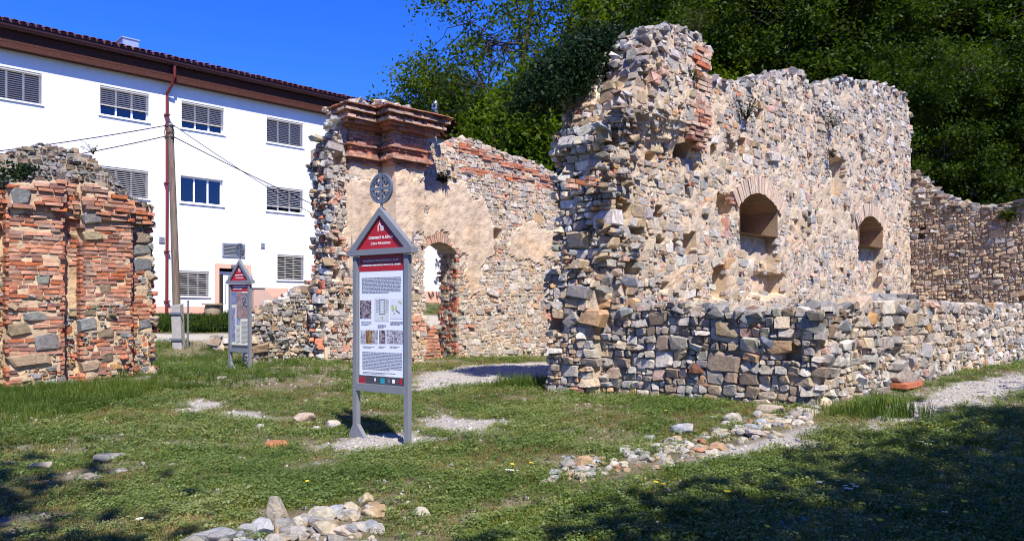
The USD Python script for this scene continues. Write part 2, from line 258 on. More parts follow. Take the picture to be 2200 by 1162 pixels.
xs = np.unique(np.r_[-600, -350, -200, -120, -80, -60, -50, -42, -36, -30, -26, np.arange(-22, -14, 0.5), np.arange(-14, 15, 0.11), np.arange(15, 24, 0.4), 26, 30, 36, 42, 50, 60, 80, 120, 200, 350, 600])
ys = np.unique(np.r_[-400, -200, -100, -50, -30, -20, -12, -8, -5, -2, 0, 1, 2, 3, np.arange(3.5, 20, 0.11), np.arange(20, 38, 0.35), np.arange(38, 64, 1.5), 70, 80, 100, 140, 200, 350, 600, 900])
XX, YY = np.meshgrid(xs, ys, indexing='ij'); ZZ = ground(XX, YY)
gm, dm = masks(XX.ravel(), YY.ravel())
ii, jj = np.meshgrid(np.arange(len(xs)-1), np.arange(len(ys)-1), indexing='ij'); k = len(ys)
gf = np.stack([ii*k+jj, (ii+1)*k+jj, (ii+1)*k+jj+1, ii*k+jj+1], -1).reshape(-1, 4)
GROUND = M('ground_soil', {'g': ('geometry', {}), 'a': ('attribute', dict(attribute='tint')), 'sp': ('separate_color', {}),
    'n': ('noise_texture', dict(scale=1.3, detail=8.0, roughness=0.7)), 'rg': ('rgb_ramp', dict(ramp=[(0.3, (0.022, 0.036, 0.009)), (0.5, (0.050, 0.065, 0.017)), (0.68, (0.12, 0.11, 0.04))])),
    'n2': ('noise_texture', dict(scale=38.0, detail=6.0, roughness=0.75)), 'rv': ('rgb_ramp', dict(ramp=[(0.3, (0.17, 0.15, 0.125)), (0.5, (0.36, 0.325, 0.275)), (0.68, (0.56, 0.52, 0.455))])),
    'rd': ('rgb_ramp', dict(ramp=[(0.3, (0.10, 0.075, 0.045)), (0.5, (0.19, 0.15, 0.095)), (0.7, (0.30, 0.25, 0.17))])),
    'm1': ('mix_color', {}), 'm2': ('mix_color', {}), 'b': ('bump', dict(strength=0.8, distance=0.03)), 'p': ('principled_bsdf', dict(roughness=0.95, specular_ior_level=0.1))},
    [('g.position', 'n.vector'), ('g.position', 'n2.vector'), ('a.color', 'sp.color'), ('n.fac', 'rg.fac'), ('n2.fac', 'rv.fac'), ('n2.fac', 'rd.fac'), ('sp.g', 'm1.fac'), ('rg.color', 'm1.a'), ('rd.color', 'm1.b'),
     ('sp.r', 'm2.fac'), ('m1.result', 'm2.a'), ('rv.color', 'm2.b'), ('m2.result', 'p.base_color'), ('n2.fac', 'b.height'), ('b.normal', 'p.normal')], 'p.BSDF')
part('/World', 'ground', (np.stack([XX, YY, ZZ], -1).reshape(-1, 3), gf), GROUND, tint=np.c_[gm, dm, 0*gm], smooth=True, kind='structure')

# ------------------------------------------------------------------ masonry tools
def rubble_cells(x0, x1, z0, z1, big, small, rng, seed, wob=0.05):
    """Roughly coursed rubble: courses of changing height, cut again and again into stones of mixed size; returns polygons."""
    out, z = [], z0
    def cut(a, b, c, d, depth):
        w, h = b-a, d-c; t = small+(big-small)*rng.beta(1.2, 2.6); asp = rng.uniform(1.1, 2.4)
        if h > 1.35*t and depth < 5:
            m = c+h*rng.uniform(0.35, 0.65)
            if w > 1.5*h and rng.random() < 0.55: m = a+w*rng.uniform(0.3, 0.7); cut(a, m, c, d, depth+1); cut(m, b, c, d, depth+1)
            else: cut(a, b, c, m, depth+1); cut(a, b, m, d, depth+1)
        elif w > 1.25*asp*h: m = a+w*rng.uniform(0.32, 0.68); cut(a, m, c, d, depth+1); cut(m, b, c, d, depth+1)
        else: out.append((a, b, c, d))
    while z < z1:
        h = big*rng.uniform(0.75, 1.5); x = x0-rng.uniform(0, big)
        while x < x1: w = big*rng.uniform(0.9, 2.6); cut(x, x+w, z, z+h, 0); x += w
        z += h
    P = []
    for a, b, c, d in out:
        w, h = b-a, d-c; j = 0.13*min(w, h); k = rng.uniform(0.06, 0.34, 4)*min(w, h); q = [(a+k[0], c), (b-k[1], c), (b, c+k[1]*rng.uniform(0.3, 1)), (b, d-k[2]*rng.uniform(0.3, 1)), (b-k[2], d), (a+k[3], d), (a, d-k[3]*rng.uniform(0.3, 1)), (a, c+k[0]*rng.uniform(0.3, 1))]
        q = np.array(q)+rng.normal(0, j*0.45, (8, 2)); m = q.mean(0); an = rng.normal(0, 0.09) if rng.random() > 0.12 else rng.normal(0, 0.4); cs, sn = math.cos(an), math.sin(an); P.append((q-m)@np.array([[cs, sn], [-sn, cs]])+m)
    A = np.array(P); s = A.reshape(-1, 2); n3 = np.c_[s/0.9, np.zeros(len(s))]
    s = s+wob*2*np.c_[meshkit.fbm(n3, 3, seed)-0.5, meshkit.fbm(n3+9, 3, seed+1)-0.5]
    return s.reshape(A.shape)
def chunk(poly, t0, pr, back, rng, tiltk=0.5, cut=False, flat=(0.62, 0.92)):
    """One stone: polygon in (s, z), carried from t0-back to about t0+pr; returns local (s, t, z) vertices and triangles."""
    want = int(rng.choice([5, 6, 6, 7]))
    while len(poly) > want:
        x, y = np.roll(poly, 1, 0)-poly, np.roll(poly, -1, 0)-poly; poly = np.delete(poly, np.argmin(np.abs(x[:, 0]*y[:, 1]-x[:, 1]*y[:, 0])), 0)
    c = poly.mean(0)
    k = len(poly); o = poly-c; size = np.sqrt(np.abs(o[:, 0]*np.roll(o[:, 1], -1)-np.roll(o[:, 0], -1)*o[:, 1]).sum()/2)
    g = rng.normal(0, tiltk*pr/max(size, 0.05), 2); g = np.clip(g, -0.5, 0.5)
    in2 = rng.uniform(*flat, (k, 1))
    r0 = np.c_[c+o*1.05, np.full(k, t0-back)]
    r1 = np.c_[c+o*rng.uniform(0.90, 1.08, (k, 1)), t0+pr*rng.uniform(0.35, 0.8, k)+0.6*(o@g)]
    p2 = c+o*in2; r2 = np.c_[p2, t0+pr*rng.uniform(0.8, 1.12, k)+((p2-c)@g)]
    q = rng.normal(0, 0.16*size, 2); top = np.r_[c+q, t0+pr*rng.uniform(0.90, 1.12)+q@g]
    v = np.vstack([r0, r1, r2, top])[:, [0, 2, 1]]; i = np.arange(k); j = (i+1) % k; n = 3*k
    f = np.vstack([np.c_[i, j, k+j], np.c_[i, k+j, k+i], np.c_[k+i, k+j, 2*k+j], np.c_[k+i, 2*k+j, 2*k+i], np.c_[2*k+i, 2*k+j, np.full(k, n)]])
    return v, f[:, ::-1]
_rocks = []
for q in range(28):
    p = R.normal(size=(15, 3)); p /= np.linalg.norm(p, axis=1, keepdims=True); p *= R.uniform(0.75, 1.05, (15, 1)); p = np.sign(p)*np.abs(p)**0.6
    h = ConvexHull(p); f = h.simplices.copy(); c = p.mean(0)
    for q_, t in enumerate(f):
        if np.dot(np.cross(p[t[1]]-p[t[0]], p[t[2]]-p[t[0]]), p[t[0]]-c) < 0: f[q_] = t[::-1]
    u, inv = np.unique(f, return_inverse=True); _rocks.append((p[u]-c, inv.reshape(f.shape)))
def rock(size, rng, flat=0.7, yaw=None, tilt=0.25):
    v, f = _rocks[rng.integers(len(_rocks))]; s = np.array([rng.uniform(0.8, 1.25), rng.uniform(0.7, 1.0), flat*rng.uniform(0.75, 1.2)])*size
    v = v*s; a = rng.uniform(0, 6.28) if yaw is None else yaw; rot = trimesh.transformations.euler_matrix(rng.normal(0, tilt), rng.normal(0, tilt), a)[:3, :3]
    return v@rot.T, f
PAL = dict(blue=(0.235, 0.230, 0.224), grey=(0.25, 0.234, 0.212), pale=(0.42, 0.39, 0.35), beige=(0.40, 0.32, 0.23), tan=(0.30, 0.22, 0.14), ochre=(0.40, 0.23, 0.10), rust=(0.26, 0.10, 0.05), brick=(0.42, 0.15, 0.085), rose=(0.40, 0.24, 0.19), dark=(0.115, 0.108, 0.10), brown=(0.18, 0.13, 0.095))
def pick(rng, weights):
    k = list(weights); w = np.array([weights[x] for x in k], float); c = np.array(PAL[k[rng.choice(len(k), p=w/w.sum())]])
    return np.clip(c*rng.uniform(0.78, 1.25)*(1+rng.normal(0, 0.025, 3)), 0.02, 0.7)
BR = [(0.43, 0.125, 0.055), (0.36, 0.105, 0.055), (0.46, 0.175, 0.09), (0.42, 0.20, 0.13), (0.24, 0.085, 0.055), (0.42, 0.12, 0.04), (0.20, 0.09, 0.07)]
def brick_tint(rng, pale=0.0):
    c = np.array(BR[rng.integers(len(BR))])*rng.uniform(0.75, 1.3); return c*(1-pale)+np.array((0.56, 0.43, 0.33))*pale*rng.uniform(0.8, 1.1)
def brick_box(s0, s1, t0, t1, z0, z1, rng, j=0.006):
    v, f = box(s0, s1, t0, t1, z0, z1); v = v+rng.normal(0, j, v.shape)*np.array([1, 1, 0.7]); return v, f
class Ruin:
    """A masonry thing: collects pieces, writes the largest 300 of each kind as parts and the rest as one part."""
    def __init__(s, name, label, cat, fr, seed):
        s.path, s.fr, s.rng, s.p = thing(name, label, cat), fr, np.random.default_rng(seed), {}
    def add(s, kind, mesh, tint, mat, local=True):
        v, f = arr(mesh); v = s.fr.W(v) if local else v
        if f.shape[1] == 4: f = np.vstack([f[:, [0, 1, 2]], f[:, [0, 2, 3]]])
        s.p.setdefault(kind, []).append((v, f, np.asarray(tint), mat))
    def field(s, outline, radii, asp, inset, pr, pal, skip=None, depth=None, rough=None, avoid=None, back=0.10, kind='stone', tilt=0.5, flat=(0.62, 0.92), gain=1.0, mute=0.0):
        x0, z0_, x1, z1_ = outline.bounds; m = 0.3
        prep = outline; rs = [r for r, _ in radii]; cells = dict(enumerate(rubble_cells(x0-m, x1+m, z0_-m, z1_+m, rs[min(1, len(rs)-1)]*1.75, rs[-1]*1.25, s.rng, int(s.rng.integers(1000)))))
        ids = np.array(list(cells)); cen = np.array([cells[i].mean(0) for i in ids])
        ok = shapely.contains_xy(prep, cen[:, 0], cen[:, 1])
        if skip is not None: ok &= ~skip(cen[:, 0], cen[:, 1])
        dep = depth(cen[:, 0], cen[:, 1]) if depth else np.zeros(len(cen)); rg = rough(cen[:, 0], cen[:, 1]) if rough else np.zeros(len(cen))
        for q in np.nonzero(ok)[0]:
            c = cells[ids[q]]
            if avoid is not None:
                a = sg.Polygon(c)
                if a.is_valid and a.intersects(avoid):
                    a = a.difference(avoid)
                    if a.is_empty: continue
                    a = max(getattr(a, 'geoms', [a]), key=lambda g: g.area)
                    if a.area < 0.004 or a.geom_type != 'Polygon': continue
                    c = np.array(a.convex_hull.exterior.coords)[:-1]
            cc = c.mean(0); o = c-cc; rr = np.linalg.norm(o, axis=1).mean(); sc = max(0.45, 1-inset*s.rng.uniform(0.6, 1.5)/max(rr, 0.03))
            p = s.rng.uniform(*pr)*(0.6+0.4*min(1.6, rr/0.12)); p = p+rg[q]*s.rng.uniform(0, 1)**2*0.34+(s.rng.uniform(0.02, 0.08) if s.rng.random() < 0.05 else 0)
            s.add(kind, chunk(cc+o*sc, dep[q]-0.01, p, back+0.5*rg[q]*0.2, s.rng, tilt, False, flat), np.clip((pick(s.rng, pal(cc[0], cc[1]))*(1-mute)+np.array((0.43, 0.345, 0.265))*mute)*gain, 0, 0.62), STONE)
    def sheet(s, outline, thick, res, depth, tint, amp=0.025, mat=None, name='core'):
        x0, z0, x1, z1 = outline.bounds; nx, nz = int((x1-x0)/res)+2, int((z1-z0)/res)+2
        X, Z = np.meshgrid(x0+np.arange(nx)*res, z0+np.arange(nz)*res, indexing='ij')
        cin = shapely.contains_xy(outline, X[:-1, :-1]+res/2, Z[:-1, :-1]+res/2)
        p = np.stack([X, Z, 0*X], -1); t = depth(X.ravel(), Z.ravel()).reshape(X.shape)+amp*2*(meshkit.fbm(p*5.0, 4, 9)-0.5)
        # verts near the outline move onto it, so that openings have clean edges
        flat = np.stack([X, Z], -1).reshape(-1, 2); pts = shapely.points(flat); dd = shapely.distance(outline.boundary, pts); nr = np.nonzero(dd < 0.55*res)[0]
        if len(nr):
            b = outline.boundary; pr = shapely.line_interpolate_point(b, shapely.line_locate_point(b, pts[nr])) if b.geom_type == 'LineString' else np.array([ops.nearest_points(b, q)[0] for q in pts[nr]])
            flat[nr] = shapely.get_coordinates(pr)
        F_ = np.c_[flat[:, 0], t.ravel(), flat[:, 1]]
        a, b = np.nonzero(cin); q = np.stack([a*nz+b, (a+1)*nz+b, (a+1)*nz+b+1, a*nz+b+1], -1)
        e = np.concatenate([q[:, [0, 1]], q[:, [1, 2]], q[:, [2, 3]], q[:, [3, 0]]]); key = np.sort(e, 1); _, first, cnt = np.unique(key[:, 0].astype(np.int64)*len(F_)+key[:, 1], return_index=True, return_counts=True)
        e = e[first[cnt == 1]]; n = len(F_); B = F_.copy(); B[:, 1] = -thick(F_[:, 0], F_[:, 2]) if callable(thick) else -thick
        v = np.vstack([F_, B]); f = np.vstack([q, q[:, ::-1]+n, np.c_[e[:, 1], e[:, 0], e[:, 0]+n, e[:, 1]+n]])
        u, inv = np.unique(f, return_inverse=True); tn = tint(v[u][:, 0], v[u][:, 2])
        part(s.path, name, (s.fr.W(v[u]), inv.reshape(f.shape)), mat or MORTAR, tint=tn)
    def edge_rocks(s, line, thick, size, step, pal, rows=3, flat=0.6, front=0.05, jit=0.05, down=0.03, kind='stone'):
        L = sg.LineString(line); n = int(L.length/step)
        for i in range(n):
            for r in range(rows):
                p = L.interpolate((i+s.rng.uniform(0, 1))*step); z_ = s.rng.uniform(*size)
                v, f = rock(z_, s.rng, flat)
                t = front-(r+s.rng.uniform(0, 1))*thick/rows
                s.add(kind, (v+[p.x+s.rng.normal(0, jit), t, p.y-down+s.rng.normal(0, jit)*0.6], f), pick(s.rng, pal), STONE)
    def bricks(s, s0, s1, z0, z1, t, rng=None, h=0.075, l=0.25, gap=0.017, keep=None, depth=0.10, proud=0.014, pale=0.2, gone=0.06, tcap=None):
        rng = rng or s.rng; z, row = z0, 0
        while z < z1-0.02:
            hh = h*rng.uniform(0.9, 1.1); x = s0-rng.uniform(0, 0.5)*l
            while x < s1:
                ll = l*rng.choice([1.0, 1.0, 0.55])*rng.uniform(0.85, 1.1); a, b = max(x, s0), min(x+ll, s1); x += ll+gap
                if b-a < 0.05 or rng.random() < gone: continue
                if keep is not None and not keep((a+b)/2, z+hh/2): continue
                e = t+rng.uniform(-proud, proud)
                s.add('brick', brick_box(a, b, e-depth, e, z, z+hh-gap*rng.uniform(0.6, 1.6), rng), brick_tint(rng, pale*rng.uniform(0, 2)), BRICK)
            z += hh; row += 1
    def end_face(s, prof, thick, radii, pal, seed_t=0.0, pr=(0.03, 0.10), rough=0.4, gain=1.0, front=0.0):
        """Stones over the left end of the wall; prof: (s, z) of the end's outline, thick: depth of the end."""
        pz = np.array([q[1] for q in prof]); px_ = np.array([q[0] for q in prof]); o = np.argsort(pz); e = Frame(s.fr.O, s.fr.n); keep = s.fr; zt = thick if callable(thick) else (lambda z: thick)
        poly = sg.Polygon([(front, pz.min())]+[(front, z) for z in pz[o]]+[(-zt(z), z) for z in pz[o][::-1]]).buffer(0)
        s.fr = e; s.field(poly, radii, 1.25, 0.012, pr, pal, None, lambda x, z: -np.interp(z, pz[o], px_[o])+0.02, lambda x, z: np.full_like(x, rough), gain=gain, tilt=0.7); s.fr = keep
    def finish(s):
        for kind, lst in s.p.items():
            sc = []
            for v, f, t, m in lst:
                c = v.mean(0); px = CX+F*c[0]/c[1]; e = v.max(0)-v.min(0); a = (e[2]*max(e[0], e[1]))/c[1]**2
                sc.append(a*(0.01 if not -60 < px < 2260 else 1))
            order = np.argsort(-np.array(sc), kind='stable')
            for q in order[:300]: v, f, t, m = lst[q]; part(s.path, kind, (v, f), m, tint=t)
            rest = [lst[q] for q in order[300:]]
            if rest:
                v, f = cat_meshes([(a, b) for a, b, _, _ in rest]); t = np.vstack([np.tile(c, (len(a), 1)) for a, _, c, _ in rest])
                part(s.path, 'small_'+kind+'s', (v, f), rest[0][3], tint=t, kind='stuff')
def mortar_tint(base, var=0.15, dirt=None):
    b = np.array(base)
    def fn(x, z):
        p = np.stack([x, z, 0*x], -1); n = (meshkit.fbm(p*1.3, 4, 31)-0.5)*2; c = b[None]*(1+var*n[:, None])
        m = np.clip(meshkit.fbm(p*0.7+50, 3, 35)*2-0.9, 0, 1)[:, None]; c = c*(1-0.35*m)+np.array([0.34, 0.26, 0.18])*0.35*m
        if dirt: c = dirt(x, z, c)
        return c
    return fn
def pits(lst):
    """lst of (s, z, half width, half height, depth): holes in a wall face."""
    def fn(x, z):
        t = np.zeros_like(x)
        for a, b, w, h, dp in lst:
            e = np.maximum(np.abs(x-a)/w, np.abs(z-b)/h); t = np.minimum(t, -dp*np.clip((1.12-e)/0.16, 0, 1))
        return t
    return fn
def arch_poly(s0, s1, z0, zs, rise, n=26):
    """An opening with straight jambs and a segmental arch: springing at zs, top at zs+rise."""
    u = np.linspace(0, 1, n); return sg.Polygon([(s0, z0), (s1, z0)]+[(s1+(s0-s1)*a, zs+rise*(1-(2*a-1)**2)) for a in u])
def voussoirs(ru, s0, s1, zs, rise, ring, n, t, depth, rng, pale=0.6):
    u = np.linspace(-0.06, 1.06, n+1)
    for a, b in zip(u[:-1], u[1:]):
        g = 0.10*(b-a); q = np.array([a+g, b-g]); x = s0+(s1-s0)*q; z = zs+rise*(1-(2*q-1)**2)
        slope = np.array([-(2*rise*2*(2*w-1))/(s1-s0) for w in q]); nx = -slope/np.sqrt(1+slope**2); nz = 1/np.sqrt(1+slope**2); r = ring*rng.uniform(0.92, 1.06)
        e = t+rng.uniform(-0.012, 0.02)
        v = np.array([[xx+k*r*m0, tt, zz_+k*r*m1] for xx, zz_, m0, m1 in zip(x, z, nx, nz) for tt in (e-depth, e) for k in (0, 1)])
        v += rng.normal(0, 0.004, v.shape); ru.add('brick', (v, np.array([[0, 1, 3, 2], [4, 6, 7, 5], [0, 4, 5, 1], [2, 3, 7, 6], [0, 2, 6, 4], [1, 5, 7, 3]])), brick_tint(rng, pale), BRICK)
# ------------------------------------------------------------------ the white building behind
bl = thing('white_building', 'long white three storey building with pink plinth and brown eaves', 'building')
b0, b1 = BLD.s_at(-140), BLD.s_at(962)
def bs(px, t=0.0): return BLD.s_at(px, t)
EAVE = 10.32
WIN = []   # (s0, s1, z0, z1, share of the opening that the blind covers)
def zof(px, py): return BLD.at(px, py)[1]
for pa, pb, cover in ((-25, 90, 1.0), (215, 320, 0.56), (390, 481, 0.60), (573, 651, 0.90)): WIN.append((bs(pa), bs(pb), 8.62, 9.68, cover))
for pa, pb, cover in ((-25, 90, 1.0), (215, 319, 1.0), (388, 479, 0.0), (573, 651, 0.72)): WIN.append((bs(pa), bs(pb), 5.74, 6.78, cover))
WIN.append((bs(385), bs(449), 2.10, 3.09, 1.0)); WIN.append((bs(596), bs(653), 2.85, 3.92, 1.0))
for pa, pb in ((735, 800), (905, 950)): WIN.append((bs(pa), bs(pb), 5.74, 6.78, 0.5)); WIN.append((bs(pa), bs(pb), 8.62, 9.68, 0.8))
DOOR = (bs(470), bs(531), 1.26, zof(500, 577))
wall = sg.box(b0, 0.3, b1, EAVE+0.1)
holes = [sg.box(a, c, b, d) for a, b, c, d, _ in WIN]+[sg.box(*[DOOR[0], DOOR[2], DOOR[1], DOOR[3]])]
part(bl, 'wall', BLD.plate(wall.difference(ops.unary_union(holes)), -0.32, 0.0), WHITE_WALL)
part(bl, 'back_wall', BLD.box(b0, b1, -12.2, -12.0, 0.3, EAVE), WHITE_WALL)
for x in (b0, b1-0.2): part(bl, 'end_wall', BLD.box(x, x+0.2, -12.0, -0.32, 0.3, EAVE+0.1), WHITE_WALL)
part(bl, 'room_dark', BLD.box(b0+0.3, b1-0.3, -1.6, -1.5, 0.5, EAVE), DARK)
for a, b, c, d, cover in WIN:
    fr = sg.box(a, c, b, d); w = b-a; fw = 0.06
    lights = [sg.box(a+fw+k*(w-fw)/3, c+fw, a+(k+1)*(w-fw)/3, d-fw) for k in range(3)]
    wp = part(bl, 'window', BLD.plate(fr.difference(ops.unary_union(lights)), -0.20, -0.13), FRAME)
    part(wp, 'sill', BLD.box(a-0.06, b+0.06, -0.06, 0.05, c-0.05, c-0.004), FRAME)
    for l in lights:
        x0, z0, x1, z1 = l.bounds; part(wp, 'pane', BLD.box(x0, x1, -0.17, -0.16, z0, z1), GLASS)
    tilt_ = R.uniform(0.10, 0.42)
    if cover > 0:
        n = int(round((d-c)*cover/0.072)); part(wp, 'blind_box', BLD.box(a+0.01, b-0.01, -0.11, -0.02, d-0.07, d-0.003), SLAT)
        for k in range(n):
            z = d-0.10-k*0.072
            v, f = box(a+0.015, b-0.015, -0.034, 0.034, -0.004, 0.004); ang = tilt_; y = v[:, 1].copy()
            v[:, 1] = y*math.cos(ang)-0.062; v[:, 2] = v[:, 2]+y*-math.sin(ang)+z
            part(wp, 'slat', BLD.put((v, f)), SLAT)
        z = d-0.10-n*0.072
        if cover < 0.99: part(wp, 'blind_rail', BLD.box(a+0.015, b-0.015, -0.085, -0.04, z-0.02, z+0.02), SLAT)
# plinth in two heights, door with pink surround
part(bl, 'plinth', BLD.box(b0, DOOR[0]-0.16, 0.0, 0.03, 0.4, 1.70), PINK)
part(bl, 'plinth', BLD.box(bs(537)+0.05, b1, 0.0, 0.03, 0.4, 2.50), PINK)
part(bl, 'door_surround', BLD.plate(sg.box(DOOR[0]-0.15, 0.9, DOOR[1]+0.15, DOOR[3]+0.18).difference(sg.box(DOOR[0], 0.8, DOOR[1], DOOR[3])), 0.0, 0.05), PINK)
dr = part(bl, 'door', BLD.box(DOOR[0]+0.03, DOOR[1]-0.03, -0.20, -0.14, DOOR[2], DOOR[3]-0.12), FRAME)
part(dr, 'door_glass', BLD.box(bs(474), bs(482), -0.138, -0.128, 1.45, 3.0), DARK)
part(dr, 'handle', BLD.put(tube([(bs(486), -0.09, 1.9), (bs(486), -0.09, 2.6)], 0.02)), ZINC)
part(bl, 'door_lamp', BLD.box(bs(500)-0.1, bs(500)+0.1, 0.05, 0.2, DOOR[3]+0.02, DOOR[3]+0.14), EMBLEM)
def grille(px0, px1, py0, py1, n):
    a, b = bs(px0), bs(px1); z1, z0 = zof((px0+px1)/2, py0), zof((px0+px1)/2, py1)
    g = part(bl, 'vent_grille', BLD.plate(sg.box(a, z0, b, z1).difference(sg.box(a+0.05, z0+0.05, b-0.05, z1-0.05)), 0.0, 0.05), ZINC)
    part(g, 'duct', BLD.box(a+0.05, b-0.05, 0.002, 0.008, z0+0.05, z1-0.05), DARK)
    for k in range(n):
        z = z0+0.05+(k+0.5)*(z1-z0-0.1)/n; v, f = box(a+0.05, b-0.05, -0.02, 0.02, -0.004, 0.004); y = v[:, 1].copy(); v[:, 2] += -y*0.8+z; v[:, 1] += 0.032
        part(g, 'louvre', BLD.put((v, f)), ZINC)
grille(477, 526, 523, 552, 8); grille(560, 568, 522, 532, 4); grille(341, 353, 509, 521, 4)
# eaves: boards, soffit, gutter, tiles, roof
OV = 0.34
for k in range(3):
    z0 = EAVE-0.08+k*0.19; part(bl, 'fascia_board', BLD.box(b0-0.4, b1+0.4, OV-0.03+0.006*k, OV+0.006*k, z0, z0+0.186), BROWN_WOOD)
part(bl, 'soffit', BLD.box(b0-0.4, b1+0.4, 0.0, OV-0.03, EAVE-0.06, EAVE-0.03), BROWN_WOOD)
ang = np.linspace(math.pi, 2*math.pi, 9); gt = [(0.13*math.cos(a), 0.13*math.sin(a)) for a in ang]+[(0.12*math.cos(a), 0.12*math.sin(a)) for a in ang[::-1]]
gm_ = trimesh.creation.extrude_polygon(sg.Polygon(gt), b1-b0+0.8, engine='earcut'); gv = np.array(gm_.vertices)
part(bl, 'gutter', (BLD.W(np.c_[b0-0.4+gv[:, 2], OV+0.15+gv[:, 0], EAVE+0.62+gv[:, 1]]), np.array(gm_.faces)), GUTTER)
part(bl, 'gutter_board', BLD.box(b0-0.4, b1+0.4, OV+0.03, OV+0.065, EAVE+0.50, EAVE+0.80), GUTTER)
pitch = math.radians(12.5); RZ = EAVE+0.78
sl = trimesh.creation.box([b1-b0+0.8, 7.4, 0.08]); rv = np.array(sl.vertices)
for sgn in (1, -1):
    v = rv.copy(); x, y, z = v[:, 0], v[:, 1], v[:, 2]; u = y+3.7            # u from the eave up the slope
    tt = OV+0.10-u*math.cos(pitch)-0.0; zc = RZ+u*math.sin(pitch)+z
    if sgn < 0: tt = -12.0-(OV+0.1)+u*math.cos(pitch)
    part(bl, 'roof', (BLD.W(np.c_[x+(b0+b1)/2, tt, zc]), np.array(sl.faces)), TILE)
tl = [(0.10*math.cos(a), 0.038*math.sin(a)) for a in np.linspace(0, math.pi, 7)]+[(0.08*math.cos(a), 0.022*math.sin(a)) for a in np.linspace(math.pi, 0, 7)]
tm = trimesh.creation.extrude_polygon(sg.Polygon(tl), 0.42, engine='earcut'); tv = np.array(tm.vertices)
for k in range(int((b1-b0+0.7)/0.235)):
    u = tv[:, 2]-0.06; j = R.normal(0, 0.008, 2)
    part(bl, 'roof_tile', (BLD.W(np.c_[b0-0.3+k*0.235+tv[:, 0]+j[0], OV+0.12-u*math.cos(pitch), RZ+0.05+u*math.sin(pitch)+tv[:, 1]+j[1]]), np.array(tm.faces)), TILE)
# downpipe with its bend, brackets
s_, zt = bs(357), EAVE+0.55
part(bl, 'downpipe', BLD.put(tube([(s_+0.14, OV+0.15, zt), (s_+0.14, OV+0.15, zt-0.45), (s_+0.11, OV+0.05, zt-0.70), (s_+0.0, 0.12, zt-1.05), (s_, 0.10, zt-1.2), (s_, 0.10, 5.5), (s_-0.02, 0.10, 1.2)], 0.056, 10)), MAROON, smooth=40)
for z in (9.0, 6.4, 3.8, 1.9): part(bl, 'pipe_bracket', BLD.box(s_-0.095, s_+0.095, 0.0, 0.185, z-0.025, z+0.025), MAROON)
# roof box and flue
s_ = bs(274, -3.0); z_ = 1.6+(HY-110)/F*float(BLD.W(np.array([s_, -3.0, 0]))[1])
rb = part(bl, 'roof_vent_box', BLD.box(s_-0.30, s_+0.30, -3.4, -2.6, z_-0.5, z_+0.36), ZINC)
part(rb, 'box_cap', BLD.box(s_-0.34, s_+0.34, -3.44, -2.56, z_+0.363, z_+0.41), ZINC)
s_ = bs(935, -3.0); c = BLD.W(np.array([s_, -3.0, 0])); zb = lambda py: EYE+(HY-py)/F*c[1]
prof = [(0.0, zb(300)), (0.13, zb(300)), (0.13, zb(247)), (0.19, zb(240)), (0.205, zb(232)), (0.19, zb(222)), (0.15, zb(217)), (0.0, zb(216))]
fl = trimesh.creation.revolve(np.array(prof), sections=16); part(bl, 'flue', (np.array(fl.vertices)+[c[0], c[1], 0], np.array(fl.faces)), ZINC, smooth=40)
# flower tub, concrete ramp wall, posts beside the building
c = gpt(457, 686); s_, q_ = (c[:2]-BLD.O)@BLD.d, 0.6; c = BLD.W(np.array([BLD.s_at(457, q_), q_, 0])); zg = float(ground(c[0], c[1]))
pt = thing('flower_tub', 'round tan tub with wide rim beside the white door', 'tub', loc=(c[0], c[1], zg-0.05))
pr = trimesh.creation.revolve(np.array([(0, 0.0), (0.22, 0.0), (0.29, 0.25), (0.31, 0.42), (0.27, 0.60), (0.0, 0.60)]), sections=20); part(pt, 'bowl', pr, POT, smooth=40)
pr = trimesh.creation.revolve(np.array([(0.24, 0.60), (0.40, 0.602), (0.40, 0.66), (0.24, 0.66), (0.24, 0.60)]), sections=20); part(pt, 'rim', pr, POT, smooth=30)
rw = thing('ramp_wall', 'low pink concrete ramp wall in front of the building, right of the door', 'wall')
q0 = 1.2; s0, s1 = BLD.s_at(545, q0), BLD.s_at(588, q0)
part(rw, 'body', BLD.plate(sg.Polygon([(s0, 0.9), (s1, 0.9), (s1, 2.05), (s0+0.55*(s1-s0), 2.42), (s0, 2.42)]), q0-0.25, q0), plain('pinkish_concrete', (0.52, 0.35, 0.28), 0.9, 0, 0.1, 3.0, 0.2))
part(rw, 'coping', BLD.box(s0-0.03, s0+0.55*(s1-s0), q0-0.28, q0+0.03, 2.422, 2.47), CONCRETE)

# ------------------------------------------------------------------ utility pole, concrete stub, wires
c = gpt(382, 748); YP = 23.0; X1 = (383-CX)/F*YP; z0 = EYE+(HY-745)/F*YP
PT = np.array([(366-CX)/F*YP, YP, EYE+(HY-268)/F*YP])
up = thing('utility_pole', 'weathered leaning wooden utility pole in front of the white building', 'utility pole')
part(up, 'shaft', tube([(X1, YP, z0-0.4), (X1*0.5+PT[0]*0.5, YP, (z0+PT[2])/2), PT], [0.125, 0.105, 0.085], 12), WOOD_POLE, smooth=50)
cl = [tube([PT+[0.12*math.cos(a)*r, -0.10+0.03*k, -0.1-0.16*k+0.17*math.sin(a)*r] for a in np.linspace(0, 2*math.pi, 18)], 0.011, 5) for k, r in enumerate((1.0, 1.25, 1.1))]
part(up, 'cable_coil', cat_meshes(cl), CABLE)
for dz in (-0.06, -0.40): part(up, 'insulator', tube([PT+[-0.15, -0.06, dz], PT+[0.15, -0.06, dz]], 0.03, 7), CABLE)
st = thing('concrete_stub', 'old square concrete stub post bolted to the foot of the wooden pole', 'post')
xs_ = (387-CX)/F*22.8; zt_ = EYE+(HY-655)/F*22.8
